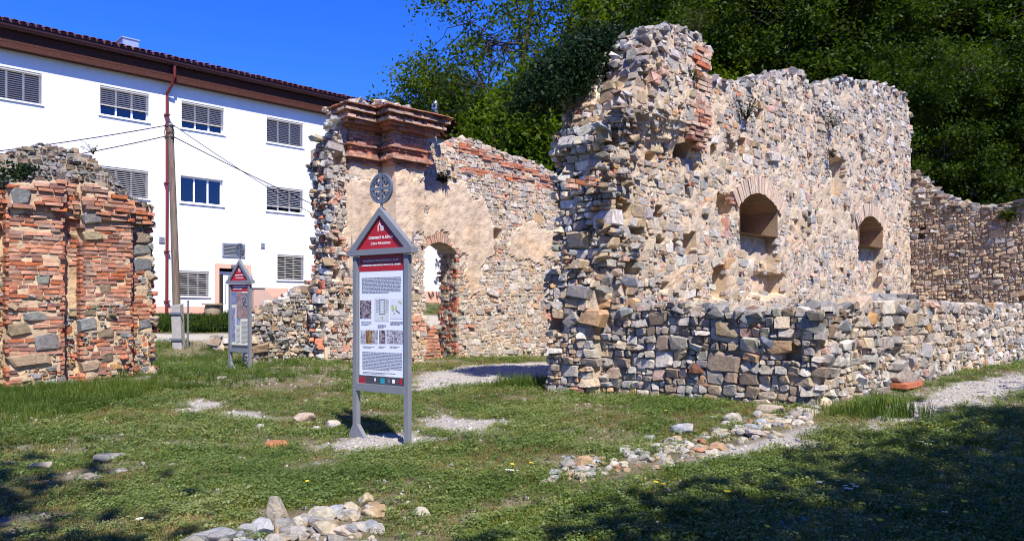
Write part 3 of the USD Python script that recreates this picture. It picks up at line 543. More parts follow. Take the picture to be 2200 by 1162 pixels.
v, f = box(-0.14, 0.14, -0.12, 0.12, z0-0.4, zt_); v[:, 0] += xs_; v[:, 1] += 22.75; v[v[:, 2] > zt_-0.1, 0] -= 0.07; v[v[:, 2] > zt_-0.1, 2] += R.normal(0, 0.02, 4)
part(st, 'shaft', (v, f), CONCRETE)
for z in (z0+0.25, zt_-0.25): part(st, 'clamp', box(xs_-0.24, xs_+0.16, 22.58, 22.62, z-0.03, z+0.03), EMBLEM)
ip = thing('iron_post', 'thin dark iron post standing beside the concrete stub', 'post')
x_ = (403-CX)/F*22.9; part(ip, 'rod', tube([(x_, 22.9, z0-0.3), (x_+0.02, 22.9, EYE+(HY-645)/F*22.9)], 0.03, 7), EMBLEM)
def wire(label, p, q, sag, rad=0.016):
    u = np.linspace(0, 1, 25)[:, None]; pts = p+(q-p)*u; pts[:, 2] -= sag*4*(u*(1-u))[:, 0]
    part('/World', 'overhead_wire', tube(pts, rad, 5), CABLE, label=label, cat='wire', group='overhead wires on the wooden pole')
def pix(px, py, Y): return np.array([(px-CX)/F*Y, Y, EYE+(HY-py)/F*Y])
wire('upper black wire running left from the wooden pole', PT+[-0.15, -0.06, -0.05], pix(-260, 352, 21.0), 0.10)
wire('lower black wire running left from the wooden pole', PT+[-0.15, -0.06, -0.38], pix(-260, 395, 21.0), 0.12)
def onb(px, py): s, z = BLD.at(px, py, 0.06); return BLD.W(np.array([s, 0.06, z]))
wire('upper black wire from the pole to the building, right side', PT+[0.15, -0.06, -0.05], onb(880, 560), 0.35, 0.012)
wire('lower black wire from the pole to the building, right side', PT+[0.15, -0.06, -0.40], onb(900, 530), 0.2)

# ------------------------------------------------------------------ left brick ruin
ru = Ruin('ruined_brick_wall', 'ruined brick wall with pilasters and a grey rubble cap, left foreground', 'ruin', LEFT, 21); rg = ru.rng
top = [(-330, 690), (-300, 600), (-255, 540), (-215, 500), (-160, 430), (-120, 400), (-90, 380), (-40, 350), (0, 332), (40, 318), (75, 308), (105, 306), (140, 308), (170, 316), (195, 325), (225, 352), (248, 378), (262, 400), (290, 425), (318, 440)]
rag = [(323, 450), (320, 500), (326, 540), (327, 600), (331, 660), (328, 720), (326, 790), (326, 815)]
OUT = sg.Polygon(LEFT.poly(top+rag)+[(LEFT.at(326, 815)[0], -0.3), (LEFT.s_at(-330), -0.3)]).buffer(0)
ls = LEFT.s_at; lz = lambda px, py: LEFT.at(px, py)[1]
PIL = [(ls(12), ls(126)), (ls(170), ls(272)), (ls(-110), ls(-25)), (ls(-262), ls(-160))]; PT_ = 0.24
ZCAP = lz(150, 405); ZENT = lz(150, 470)
def cap_line(x): return np.interp(x, [LEFT.at(px, py)[0] for px, py in [(-330, 760), (-250, 620), (-160, 500), (-90, 440), (0, 400), (60, 395), (120, 390), (200, 400), (240, 420), (300, 445), (330, 450)]], [LEFT.at(px, py)[1] for px, py in [(-330, 760), (-250, 620), (-160, 500), (-90, 440), (0, 400), (60, 395), (120, 390), (200, 400), (240, 420), (300, 445), (330, 450)]])
def ldepth(x, z):
    t = np.zeros_like(x)
    for a, b in PIL: t = np.where((x > a) & (x < b), PT_, t)
    t = np.where(z > ZENT, t*0.8+0.10, t)
    over = z-cap_line(x); t = np.where(over > 0, np.minimum(t, 0.20)-over*0.75, t)
    return t
ldirt = lambda x, z, c: np.where((z > cap_line(x))[:, None], c*0.3+np.array([0.14, 0.125, 0.11])*0.7, c)
ru.sheet(OUT.buffer(-0.03), 0.85, 0.06, ldepth, mortar_tint((0.56, 0.42, 0.27), 0.15, ldirt), 0.03)
in_pil = lambda x: any(a-0.02 < x < b+0.02 for a, b in PIL)
BIG = [(10, 60, 690, 722), (63, 120, 712, 752), (8, 104, 756, 790), (42, 98, 668, 690), (14, 58, 410, 444), (168, 208, 462, 482), (168, 212, 500, 518), (160, 200, 680, 712), (165, 205, 770, 797), (205, 232, 610, 632), (280, 322, 495, 522), (278, 326, 527, 550), (278, 325, 555, 585), (298, 328, 683, 706), (205, 235, 755, 780), (70, 100, 590, 612), (200, 235, 705, 728)]
bigs = ops.unary_union([sg.box(*LEFT.at(a, d), *LEFT.at(b, c)) for a, b, c, d in BIG])
for k, (a, b, c, d) in enumerate(BIG):
    q = sg.box(*LEFT.at(a, d), *LEFT.at(b, c)); x0, z0, x1, z1 = q.bounds; m = (x0+x1)/2; kx, kz = 0.12*(x1-x0), 0.2*(z1-z0)
    p = np.array([(x0+kx, z0), (x1-kx, z0+rg.uniform(0, kz)), (x1, z0+kz), (x1-rg.uniform(0, kx), z1-kz), (x1-kx*1.5, z1), (x0+kx, z1-rg.uniform(0, kz)), (x0, z1-kz*1.3), (x0+rg.uniform(0, kx)*0.6, z0+kz)])
    ru.add('stone', chunk(p, float(ldepth(np.array([m]), np.array([(z0+z1)/2]))[0])-0.01, rg.uniform(0.03, 0.07), 0.12, rg, 0.4, False), pick(rg, dict(tan=3, brown=1, grey=1.2, blue=1) if k != 4 else dict(blue=1)), STONE)
keep_b = lambda x, z: OUT.contains(sg.Point(x, z)) and z < cap_line(x)-0.01 and not bigs.contains(sg.Point(x, z))
low_z = lambda px: lz(px, 660)
nz2 = lambda x, z, sd, f=1.0: float(meshkit.fbm(np.array([[x*f, z*f, 0.0]]), 3, sd)[0])
for a, b in PIL:          # brick pilasters, patched with stone below
    kb = lambda x, z: keep_b(x, z) and (z > 1.62+0.3*nz2(x, z, 3) or nz2(x, z, 5, 1.6) > 0.52)
    ru.bricks(a, b, -0.1, ZENT, PT_+0.02, keep=kb, h=0.078, l=0.26, pale=0.28, gone=0.08, proud=0.014)
    # side faces of the pilaster
    z = 0.0
    while z < ZENT:
        for x in (a, b):
            if keep_b(x, z+0.04) and rg.random() > 0.1: ru.add('brick', brick_box(x-0.05, x+0.035, 0.01, PT_+rg.uniform(-0.02, 0.03), z, z+0.068, rg), brick_tint(rg, 0.15), BRICK)
        z += 0.084
ent = lambda x, z: keep_b(x, z)
z = ZENT
for k, e in enumerate((0.02, 0.06, 0.10, 0.05, 0.03, 0.06, 0.04, 0.04, 0.05, 0.03)):
    for a, b, t in [(p[0]-0.04, p[1]+0.04, PT_*0.8+0.10) for p in PIL]+[(ls(-25), ls(12), 0.1), (ls(126)+0.04, ls(170)-0.04, 0.1), (ls(272)+0.04, ls(324), 0.1)]:
        ru.bricks(a, b, z, z+0.08, t+e, keep=ent, h=0.083, l=0.27, pale=0.3, gone=0.13, proud=0.018)
    z += 0.084
rec = lambda x, z: keep_b(x, z) and not in_pil(x) and (nz2(x, z, 9, 1.1) > 0.52 or z > lz(150, 505)) and x < ls(272)
for a, b in ((ls(-25), ls(12)), (ls(126), ls(170))): ru.bricks(a, b, 0.0, ZENT, 0.02, keep=rec, h=0.083, l=0.22, pale=0.35, gone=0.1)
kb = lambda x, z: keep_b(x, z) and nz2(x, z, 15, 1.2) > 0.53
ru.bricks(ls(276), ls(326), 0.0, ZENT, 0.02, keep=kb, h=0.083, l=0.22, pale=0.25, gone=0.1)
def sk(x, z):
    p = np.array([in_pil(a) for a in x]); out = np.zeros(len(x), bool)
    for i, (a, b) in enumerate(zip(x, z)):
        if b > cap_line(a): out[i] = False
        elif p[i]: out[i] = b > 1.62+0.3*nz2(a, b, 3) or nz2(a, b, 5, 1.6) > 0.52
        elif b > ZENT-0.02: out[i] = True
        elif a < ls(272): out[i] = nz2(a, b, 9, 1.1) > 0.52 or (b > lz(150, 660) and nz2(a, b, 19, 1.0) < 0.56)
        else: out[i] = nz2(a, b, 15, 1.2) > 0.53
    return out
ru.field(OUT, [(0.15, 2.5), (0.10, 6), (0.065, 12), (0.04, 20)], 1.6, 0.010, (0.02, 0.06), lambda x, z: dict(grey=3, dark=0.9, brown=1.2, tan=0.6, blue=0.7) if z > cap_line(x) else dict(tan=2, beige=2, grey=1.6, blue=1.2, brick=1.6, ochre=0.8, pale=0.8), sk, ldepth, lambda x, z: np.where(z > cap_line(x), 0.25, 0.05), avoid=bigs)
ru.edge_rocks(LEFT.poly(top), 0.9, (0.07, 0.15), 0.10, dict(grey=3, dark=0.8, brown=1.2, tan=0.8, pale=0.6), 4, 0.55, -0.30, 0.04, 0.06)
ru.edge_rocks(LEFT.poly([(318, 440)]+rag), 0.8, (0.06, 0.13), 0.10, dict(tan=2, beige=2, grey=1.5, brick=2), 4, 0.7, 0.05, 0.02, 0.0)
ru.finish()

# ------------------------------------------------------------------ church front with the arched door
fa = Ruin('ruined_church_front', 'ruined church front with arched doorway, plastered pilasters and brick cornice', 'ruin', FAC, 22); rg = fa.rng
fs = FAC.s_at; fz = lambda px, py, t=0.0: FAC.at(px, py, t)[1]
T1, T2 = 0.15, 0.72
P1 = (FAC.s_at(752, T1), FAC.s_at(806, T1)); P2 = (FAC.s_at(846, T2), FAC.s_at(912, T2))
left_edge = [(694, 800), (692, 720), (694, 655), (698, 610), (712, 560), (708, 520), (712, 470), (706, 430), (704, 390), (698, 350), (697, 308)]
ftop = [(708, 300), (714, 285), (718, 262), (722, 248), (728, 238)]
ftop2 = [(990, 294), (1010, 297), (1045, 312), (1085, 328), (1120, 340), (1150, 350), (1180, 366), (1196, 374), (1215, 384), (1235, 395)]
ZC = fz(880, 246, T2)          # top of the cornice
fo = FAC.poly(left_edge+ftop)+[(P1[0]-0.1, ZC+0.02), (P2[1]+1.0, ZC+0.02), (P2[1]+1.05, ZC-0.5)]+FAC.poly(ftop2)
FOUT = sg.Polygon(fo+[(FAC.s_at(1235), -0.5), (fo[0][0], -0.5)]).buffer(0)
DO = (fs(907), fs(982)); DZ = fz(945, 543); DR = 0.32
door = arch_poly(DO[0], DO[1], -0.6, DZ, DR)
def zone(pts, t=0.0): return sg.Polygon(FAC.poly(pts, t)).buffer(0)
PLA = ops.unary_union([zone([(748, 395), (846, 385), (846, 640), (800, 650), (778, 700), (755, 690), (748, 560)], T1), zone([(846, 400), (912, 395), (912, 500), (880, 520), (846, 640)], 0.3),
    zone([(908, 395), (940, 400), (985, 400), (1010, 420), (1058, 470), (1062, 520), (1035, 600), (1010, 640), (996, 560), (960, 505), (908, 520)]), zone([(1090, 495), (1160, 480), (1200, 500), (1195, 545), (1130, 570), (1095, 540)])])
def plaster(x, z):
    e = np.where(shapely.contains_xy(PLA, x, z), 1, -1)*shapely.distance(PLA.boundary, shapely.points(x, z)); p = np.stack([x, z, 0*x], -1)
    return e+(meshkit.fbm(p*2.2, 4, 41)-0.5)*0.9 > 0
fp = [(FAC.at(1067, 502)+(0.14, 0.17, 0.45))]+[FAC.at(px, py)+(w, h, 0.25) for px, py, w, h in ((722, 520, 0.12, 0.1), (715, 590, 0.12, 0.13), (722, 345, 0.13, 0.16), (725, 660, 0.14, 0.10))]
fpit = pits(fp)
def tplan(x, z):
    t = np.zeros_like(x); t = np.where((x > P1[0]) & (x < P2[0]+0.1), T1, t); t = np.where((x > P2[0]) & (x < P2[1]), T2, t)
    t = np.where(x < P1[0], 0.05+0.08*np.clip((P1[0]-x)/0.3, 0, 1)-0.5*np.clip((fs(712)-x)/0.6, 0, 1)*0.2, t)
    return t
def fdepth(x, z): return tplan(x, z)+fpit(x, z)+np.where(plaster(x, z), 0.055, 0.0)
FM = FOUT.buffer(-0.03).difference(door)
def fdirt(x, z, c):
    p = np.stack([x*2.2, z*0.25, 0*x], -1); st = np.clip(meshkit.fbm(p, 4, 77)*2-0.9, 0, 1)[:, None]; pl = plaster(x, z)[:, None]
    red = np.clip(meshkit.fbm(np.stack([x, z, 0*x], -1)*0.9, 4, 78)*3-1.55, 0, 1)[:, None]
    c = np.where(pl, np.array([0.60, 0.46, 0.33])*(1-st*0.42), c); return np.where(pl, c*(1-0.4*red)+np.array([0.62, 0.40, 0.28])*0.4*red, c)
fa.sheet(FM, lambda x, z: np.where((z > fz(700, 310)) & (x < P1[0]), 0.3, 0.8), 0.055, fdepth, mortar_tint((0.56, 0.45, 0.33), 0.15, fdirt), 0.03)
wz = lambda x, z: shapely.contains_xy(door.buffer(0.02), x, z)
def fskip(x, z): return plaster(x, z) | wz(x, z) | (fpit(x, z) < -0.1)
ringz = arch_poly(DO[0]-0.02, DO[1]+0.02, DZ-0.05, DZ, DR).buffer(0.30)
brick_rows = [((995, 300), (1180, 372), 0.30), ((985, 358), (1205, 392), 0.20)]
ZB1 = fz(900, 395)
def in_rows(x, z): return False
cap_brick = sg.Polygon(FAC.poly([(985, 308), (1010, 312), (1085, 343), (1150, 366), (1200, 388), (1200, 400), (1150, 380), (1085, 358), (1010, 330), (985, 325)])).buffer(0)
row2 = sg.Polygon(FAC.poly([(985, 357), (1050, 364), (1205, 400), (1205, 412), (1130, 396), (1050, 376), (985, 368)])).buffer(0)
fav = ops.unary_union([door.buffer(0.02), ringz, cap_brick, row2])
def fpal(x, z):
    if x < P1[0]+0.1: return dict(blue=3, grey=3, dark=0.8, brick=1.4, rust=0.3, tan=1, pale=1)
    if z < 1.4 and x < DO[0]: return dict(tan=3, beige=2, grey=2, brick=1.2, ochre=0.8)
    return dict(blue=1.6, grey=2.4, pale=2.4, beige=2.6, tan=1.2, rose=0.5, brick=0.35, ochre=0.3)
fa.field(FOUT.difference(sg.box(P1[0]-0.02, fz(900, 400), P2[1]+0.3, 20)), [(0.18, 0.4), (0.155, 2.0), (0.055, 18)], 1.35, 0.010, (0.012, 0.045), fpal, fskip, lambda x, z: tplan(x, z)+0.01, lambda x, z: np.where(x < P1[0]-0.05, 0.22, 0.0), avoid=fav, flat=(0.78, 0.97), gain=1.28, mute=0.36, tilt=0.3)
voussoirs(fa, DO[0]-0.02, DO[1]+0.02, DZ, DR, 0.30, 24, 0.03, 0.26, rg, 0.55)
for poly in (cap_brick, row2):
    x0, z0, x1, z1 = poly.bounds; kb = lambda x, z: poly.contains(sg.Point(x, z))
    fa.bricks(x0, x1, z0, z1, 0.05 if poly is cap_brick else 0.025, keep=kb, h=0.11, l=0.34, pale=0.2, gone=0.05, proud=0.03)
# door jambs: rough stone reveals
for x, sgn in ((DO[0], 1), (DO[1], -1)):
    fr2 = Frame(FAC.W(np.array([x, 0, 0]))[:2], -N*1.0)
    z = 0.0
    while z < DZ+0.02:
        t = 0.02
        while t > -0.78:
            w = rg.uniform(0.10, 0.26); h = rg.uniform(0.08, 0.17); bk = rg.random() < 0.35
            p = np.array([(-t+0.01, z), (-t+w, z+rg.uniform(0, 0.02)), (-t+w+0.01, z+h*0.6), (-t+w-0.02, z+h), (-t+0.02, z+h), (-t, z+h*0.5)])
            v, f = chunk(p, 0.0, rg.uniform(0.015, 0.06), 0.08, rg, 0.4, False)           # v: (depth into wall, proud, z)
            L = np.c_[x+sgn*v[:, 1], -v[:, 0], v[:, 2]]; fa.add('stone', (L, f if sgn < 0 else f[:, ::-1]), pick(rg, dict(brick=3, rose=1) if bk else dict(beige=3, tan=2, grey=2, brown=1)), STONE); t -= w+0.015
        z += rg.uniform(0.09, 0.16)
# low brick remnant inside the doorway
z = 0.0; zt = fz(925, 702)
while z < zt:
    t = -0.15
    while t > -0.80:
        x = DO[0]+0.02; e = DO[0]+0.62*(DO[1]-DO[0])*(1-0.25*z/zt)
        while x < e:
            l = rg.uniform(0.2, 0.32); fa.add('brick', brick_box(x, min(x+l, e+0.05), t-0.22, t+rg.uniform(-0.02, 0.02), z, z+0.085, rg, 0.008), brick_tint(rg, 0.3), BRICK); x += l+0.012
        t -= 0.24
    z += 0.10
fa.edge_rocks([(DO[0]+0.1, zt+0.02), (DO[0]+0.9, zt-0.05)], 0.7, (0.08, 0.16), 0.2, dict(grey=2, tan=2, beige=1), 3, 0.6, -0.15, 0.03, 0.0)
# entablature: bricks in stepped courses following the pilaster plan
def plan(e):
    return ops.unary_union([sg.box(P1[0]-e*0.8, -0.35, P2[0]+0.1, T1+e), sg.box(P2[0]-e, -0.35, P2[1]+e, T2+e)])
def course(z0, z1, e, tint=0.15, l=0.28, gone=0.03, gap=0.014, core=True, kind='brick', wob=0.034, stagger=0.0):
    pl = plan(e); co = np.array(pl.exterior.coords)
    if core:
        q = plan(e-0.03); m = trimesh.creation.extrude_polygon(q, z1-z0, engine='earcut'); v = np.array(m.vertices)
        fa.add('cornice_core', (np.c_[v[:, 0], v[:, 1], v[:, 2]+z0], np.array(m.faces)[:, ::-1]), (0.30, 0.15, 0.10), BRICK)
    for a, b in zip(co[:-1], co[1:]):
        if max(a[1], b[1]) < -0.3 and abs(a[1]-b[1]) < 0.01: continue
        L = np.linalg.norm(b-a); u = (b-a)/L; nn = np.array([u[1], -u[0]])
        if pl.contains(sg.Point(*((a+b)/2+nn*0.01))): nn = -nn
        x = rg.uniform(0, 0.3)*-l
        while x < L:
            ll = l*rng_pick(); p0, p1 = max(x, 0.0), min(x+ll, L); x += ll+gap
            if p1-p0 < 0.05 or rg.random() < gone: continue
            o = rg.uniform(-wob, wob)
            q0, q1 = a+u*p0+nn*o, a+u*p1+nn*o; r0, r1 = q0-nn*0.13, q1-nn*0.13
            v = np.array([(*p, z) for z in (z0+0.004, z1-0.006) for p in (q0, q1, r1, r0)])+rg.normal(0, 0.004, (8, 3))
            fa.add(kind, (v, np.array([[0, 1, 5, 4], [1, 2, 6, 5], [2, 3, 7, 6], [3, 0, 4, 7], [4, 5, 6, 7], [3, 2, 1, 0]])), brick_tint(rg, tint+0.14), BRICK)
def rng_pick(): return float(rg.choice([1.0, 1.0, 0.52])*rg.uniform(0.92, 1.06))
pxz = lambda py: fz(880, py, T2)
def tri(v): return v
levels = [(246, 250, 0.62, 0.0), (250, 261, 0.50, 0), (261, 270, 0.54, 0.4), (270, 282, 0.42, 0), (282, 294, 0.46, 0.45), (294, 304, 0.33, 0.05), (304, 312, 0.20, 0.0)]
zs_ = [pxz(246)]
lay = [(0.035, 0.60, 0.0, 'cornice_tile', 0.42), (0.085, 0.46, 0.05, 'brick', 0.28), (0.075, 0.54, 0.45, 'brick', 0.28), (0.095, 0.40, 0.1, 'dentil', 0.10), (0.085, 0.45, 0.5, 'brick', 0.28), (0.085, 0.32, 0.08, 'brick', 0.28), (0.085, 0.22, 0.05, 'brick', 0.28),
       (0.085, 0.04, 0.30, 'brick', 0.28), (0.085, 0.04, 0.32, 'brick', 0.28), (0.085, 0.04, 0.28, 'brick', 0.28), (0.085, 0.045, 0.28, 'brick', 0.28), (0.085, 0.04, 0.26, 'brick', 0.28),
       (0.06, 0.17, 0.1, 'brick', 0.28), (0.085, 0.11, 0.05, 'brick', 0.28), (0.085, 0.07, 0.05, 'brick', 0.22), (0.06, 0.15, 0.2, 'brick', 0.28), (0.09, 0.19, 0.25, 'brick', 0.28), (0.06, 0.10, 0.1, 'brick', 0.28), (0.075, 0.05, 0.15, 'brick', 0.22)]
z = ZC
for h, e, pale, kind, l in lay:
    if kind == 'dentil': course(z-h, z, e, pale, 0.13, 0.0, 0.11, True, 'brick', 0.01)
    else: course(z-h, z, e, pale, l, 0.24 if z < ZC-1.0 else 0.06, 0.006 if kind == 'cornice_tile' else 0.014, True, kind)
    z -= h
# rubble lying on the cornice and on the sloping crown
for px, py, w in ((770, 218, 0.30), (812, 216, 0.26), (755, 232, 0.30), (792, 232, 0.3), (835, 226, 0.30), (870, 232, 0.30), (900, 240, 0.28), (930, 248, 0.25), (850, 240, 0.25), (730, 244, 0.22), (715, 250, 0.2), (700, 262, 0.22), (690, 285, 0.2)):
    s_, z_ = FAC.at(px, py+10, 0.15)
    v, f = rock(w*0.95, rg, 0.45, tilt=0.12); fa.add('stone', (v+[s_, rg.uniform(-0.1, 0.3), z_], f), pick(rg, dict(pale=4, beige=1)), STONE)
fa.edge_rocks([(P1[0]-0.2, ZC+0.06), (P1[0]+1.2, ZC+0.28), (P2[0]+0.3, ZC+0.25), (P2[1]+0.9, ZC+0.02)], 1.3, (0.10, 0.22), 0.16, dict(pale=4, beige=3, grey=1), 5, 0.5, 0.55, 0.04, 0.04)
fa.edge_rocks(FAC.poly(ftop2), 0.9, (0.09, 0.18), 0.16, dict(pale=3, beige=2, grey=2, brick=0.4), 4, 0.45, -0.02, 0.03, 0.03)
fa.end_face(FAC.poly(left_edge+ftop), lambda z: 0.82 if z < fz(700, 310) else 0.3, [(0.2, 0.6), (0.18, 3), (0.075, 14)], lambda x, z: dict(blue=1.6, grey=2.6, dark=0.3, brick=1.3, tan=1.8, beige=2, rust=0.25, pale=1), rough=0.25, gain=1.35)
fa.finish()
# low rubble wall running left from it
RBF = Frame(FAC.O-N*0.6, D)
rb = Ruin('low_rubble_wall', 'low broken rubble wall sloping down behind the smaller sign', 'ruin', RBF, 23)
rt = [(540, 700), (545, 688), (575, 668), (600, 652), (622, 642), (640, 632), (650, 626), (668, 612)]
RO = sg.Polygon(RBF.poly(rt)+[(RBF.s_at(668), -0.3), (RBF.s_at(540), -0.3)]).buffer(0)
zr = lambda x, z: np.full_like(x, -0.12)
rb.sheet(RO.buffer(-0.03), 0.6, 0.06, zr, mortar_tint((0.44, 0.37, 0.30)), 0.03)
rb.field(RO, [(0.15, 3), (0.135, 6), (0.062, 12)], 1.3, 0.012, (0.03, 0.09), lambda x, z: dict(pale=2.5, grey=3, blue=1.6, beige=2.4, tan=1), None, zr, lambda x, z: np.full_like(x, 0.15))
rb.edge_rocks(RBF.poly(rt), 0.6, (0.10, 0.18), 0.13, dict(pale=2, grey=2, blue=1.5, tan=1, brown=1), 3, 0.7, -0.1, 0.04, 0.02)
rb.finish()
ch = Ruin('stone_heap', 'small heap of stones left of the smaller sign', 'stones', FAC, 24); g0 = gpt(478, 752)
for k in range(26):
    v, f = rock(ch.rng.uniform(0.10, 0.22), ch.rng, 0.7); x = g0[0]+ch.rng.uniform(-0.25, 0.55); y = g0[1]+ch.rng.uniform(-0.3, 0.3)
    ch.add('stone', (v+[x, y, float(ground(x, y))+ch.rng.uniform(0.02, 0.32)], f), pick(ch.rng, dict(pale=2, beige=2, grey=2)), STONE, local=False)
ch.finish()

# ------------------------------------------------------------------ tall stone wall on the right
ta = Ruin('tall_ruined_wall', 'tall ruined stone wall with two arched niches and a ragged top', 'ruin', TALL, 25); rg = ta.rng
tleft = [(1288, 860), (1288, 600), (1296, 545), (1306, 500), (1302, 440), (1298, 380), (1304, 330), (1290, 305), (1298, 270), (1310, 235), (1326, 195), (1340, 170)]
ttop = [(1344, 150), (1350, 128), (1356, 102), (1366, 86), (1378, 70), (1400, 64), (1425, 66), (1448, 70), (1470, 78), (1482, 92), (1496, 108), (1499, 166), (1520, 174), (1560, 178), (1600, 170), (1640, 172), (1662, 160), (1682, 150), (1702, 150), (1722, 158), (1732, 182), (1752, 190), (1775, 178), (1800, 170), (1832, 168), (1850, 174), (1890, 178), (1920, 192), (1946, 206)]
tright = [(1954, 240), (1957, 300), (1959, 380), (1957, 450), (1957, 650), (1957, 700)]
TOUT = sg.Polygon(TALL.poly(tleft+ttop+tright)+[(TALL.s_at(1957), -0.4), (TALL.s_at(1288), -0.4)]).buffer(0)
tsx = TALL.s_at; tz = lambda px, py, t=0.0: TALL.at(px, py, t)[1]
W1 = (tsx(1586), tsx(1668)); W1z = (tz(1625, 505), tz(1625, 447), 0.36); W2 = (tsx(1843), tsx(1894)); W2z = (tz(1868, 530), tz(1868, 488), 0.34)
n1, n2 = arch_poly(*W1, W1z[0], W1z[1], W1z[2]), arch_poly(*W2, W2z[0], W2z[1], W2z[2])
STEP = tsx(1498)
hp = []
for px, py, w, h in ((1500, 270, 0.22, 0.26), (1310, 300, 0.2, 0.12), (1325, 442, 0.25, 0.2), (1300, 455, 0.12, 0.12), (1345, 445, 0.14, 0.14), (1355, 300, 0.10, 0.10), (1375, 497, 0.16, 0.12), (1480, 530, 0.22, 0.22), (1355, 570, 0.2, 0.18), (1415, 458, 0.11, 0.14), (1418, 515, 0.09, 0.09), (1495, 635, 0.20, 0.13), (1545, 605, 0.24, 0.34),
        (1660, 608, 0.62, 0.24), (1555, 440, 0.28, 0.20), (1325, 625, 0.25, 0.15), (1735, 480, 0.16, 0.3), (1800, 380, 0.40, 0.5), (1785, 350, 0.22, 0.3), (1570, 318, 0.16, 0.12), (1650, 340, 0.12, 0.12), (1853, 335, 0.16, 0.2), (1918, 372, 0.14, 0.16), (1420, 330, 0.14, 0.10), (1460, 322, 0.2, 0.13), (1530, 322, 0.12, 0.12)):
    s_, z_ = TALL.at(px, py); hp.append((s_, z_, w, h, 0.42))
for k in range(34):
    s_, z_ = TALL.at(rg.uniform(1340, 1930), rg.uniform(240, 640)); hp.append((s_, z_, rg.uniform(0.05, 0.15), rg.uniform(0.05, 0.14), rg.uniform(0.15, 0.35)))
tpit = pits(hp)
def step_t(x, z):
    p = np.stack([x, z, 0*x], -1); w = (meshkit.fbm(p*1.2, 3, 51)-0.5)*0.5
    hi = np.clip((z-tz(1450, 330))/0.6, 0, 1); t = np.where(x < STEP, 0.30*hi, 0.0)
    lf = np.clip((tsx(1340)+w-x)/1.2, 0, 1); t = t+0.22*lf*(0.6+meshkit.fbm(p*0.9, 3, 53)*0.8)
    t = t+0.12*(meshkit.fbm(p*0.35, 2, 54)-0.5)
    bul = tsx(1755); t = t+0.22*np.exp(-((x-bul)/0.5)**2)*np.clip((z-tz(1755, 300))/1.5, 0, 1)
    return t
def niche_t(x, z):
    a = shapely.contains_xy(n1.buffer(0.015), x, z); b = shapely.contains_xy(n2.buffer(0.015), x, z)
    d1 = np.clip((z-W1z[0])/0.05, 0, 1); d2 = np.clip((z-W2z[0])/0.05, 0, 1)
    return np.where(a, -0.70, 0)+np.where(b, -0.6, 0)
# splayed lower parts of the niches
l1 = sg.Polygon([(W1[0]+0.3, tz(1625, 640)), (W1[1], tz(1660, 640)), (W1[1], W1z[0]), (W1[0], W1z[0])]); l2 = sg.Polygon([(W2[0], tz(1868, 652)), (W2[1], tz(1868, 652)), (W2[1], W2z[0]), (W2[0], W2z[0])])
low_t = lambda x, z: np.where(shapely.contains_xy(l1, x, z), -0.26, 0)+np.where(shapely.contains_xy(l2, x, z), -0.30, 0)
def tdepth(x, z): return step_t(x, z)+np.where(niche_t(x, z) < 0, niche_t(x, z), np.minimum(tpit(x, z), low_t(x, z)))
rearr = TOUT.buffer(-0.03)
# niches: openings in the sheet with their own boxes behind
TS = rearr.difference(n1).difference(n2)
def tdirt(x, z, c):
    p = np.stack([x*0.8, z*0.5, 0*x], -1); m = np.clip(meshkit.fbm(p, 3, 61)*2.4-1.0, 0, 1)[:, None]; c = c*(1-0.4*m)+np.array([0.60, 0.43, 0.30])*0.4*m
    st = np.clip(meshkit.fbm(np.stack([x*2.0, z*0.3, 0*x], -1), 4, 63)*3-1.5, 0, 1)*np.clip((z-tz(1850, 330))/1.0, 0, 1)*np.clip((x-tsx(1740))/0.5, 0, 1)
    return c*(1-0.45*st[:, None])
THK = lambda x, z: np.where(z > tz(1340, 175), 0.45, 1.2)
ta.sheet(TS, THK, 0.075, lambda x, z: step_t(x, z)+0.002+np.minimum(tpit(x, z), low_t(x, z)), mortar_tint((0.52, 0.415, 0.30), 0.14, tdirt), 0.05)
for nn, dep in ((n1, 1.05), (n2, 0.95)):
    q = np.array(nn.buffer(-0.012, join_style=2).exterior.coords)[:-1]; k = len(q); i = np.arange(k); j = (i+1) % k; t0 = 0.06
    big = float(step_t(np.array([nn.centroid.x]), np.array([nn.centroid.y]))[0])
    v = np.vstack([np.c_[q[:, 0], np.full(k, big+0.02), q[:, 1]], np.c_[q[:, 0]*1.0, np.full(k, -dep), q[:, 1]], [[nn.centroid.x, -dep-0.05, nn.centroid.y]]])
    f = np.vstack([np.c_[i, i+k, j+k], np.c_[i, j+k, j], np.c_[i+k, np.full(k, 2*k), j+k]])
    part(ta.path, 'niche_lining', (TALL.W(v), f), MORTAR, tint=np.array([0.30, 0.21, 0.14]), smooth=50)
tav = ops.unary_union([n1.buffer(0.01), n2.buffer(0.01)]+[arch_poly(w[0]-0.02, w[1]+0.02, z[1]-0.02, z[1], z[2]).buffer(r, quad_segs=3) for w, z, r in ((W1, W1z, 0.46), (W2, W2z, 0.42))])
QUO = sg.Polygon(TALL.poly([(1462, 100), (1497, 112), (1499, 300), (1478, 330), (1455, 300), (1466, 200)])).buffer(0)
def tskip(x, z):
    p = np.stack([x, z, 0*x], -1)
    return (niche_t(x, z) < 0) | (shapely.contains_xy(l1, x, z) & (z > tz(1640, 560))) | (tpit(x, z) < -0.12) | shapely.contains_xy(QUO, x, z) | ((meshkit.fbm(p*0.7, 3, 71) > 0.74) & (x > tsx(1500))) | ((meshkit.fbm(p*4.0, 2, 72) > 0.72) & (x > tsx(1380)))
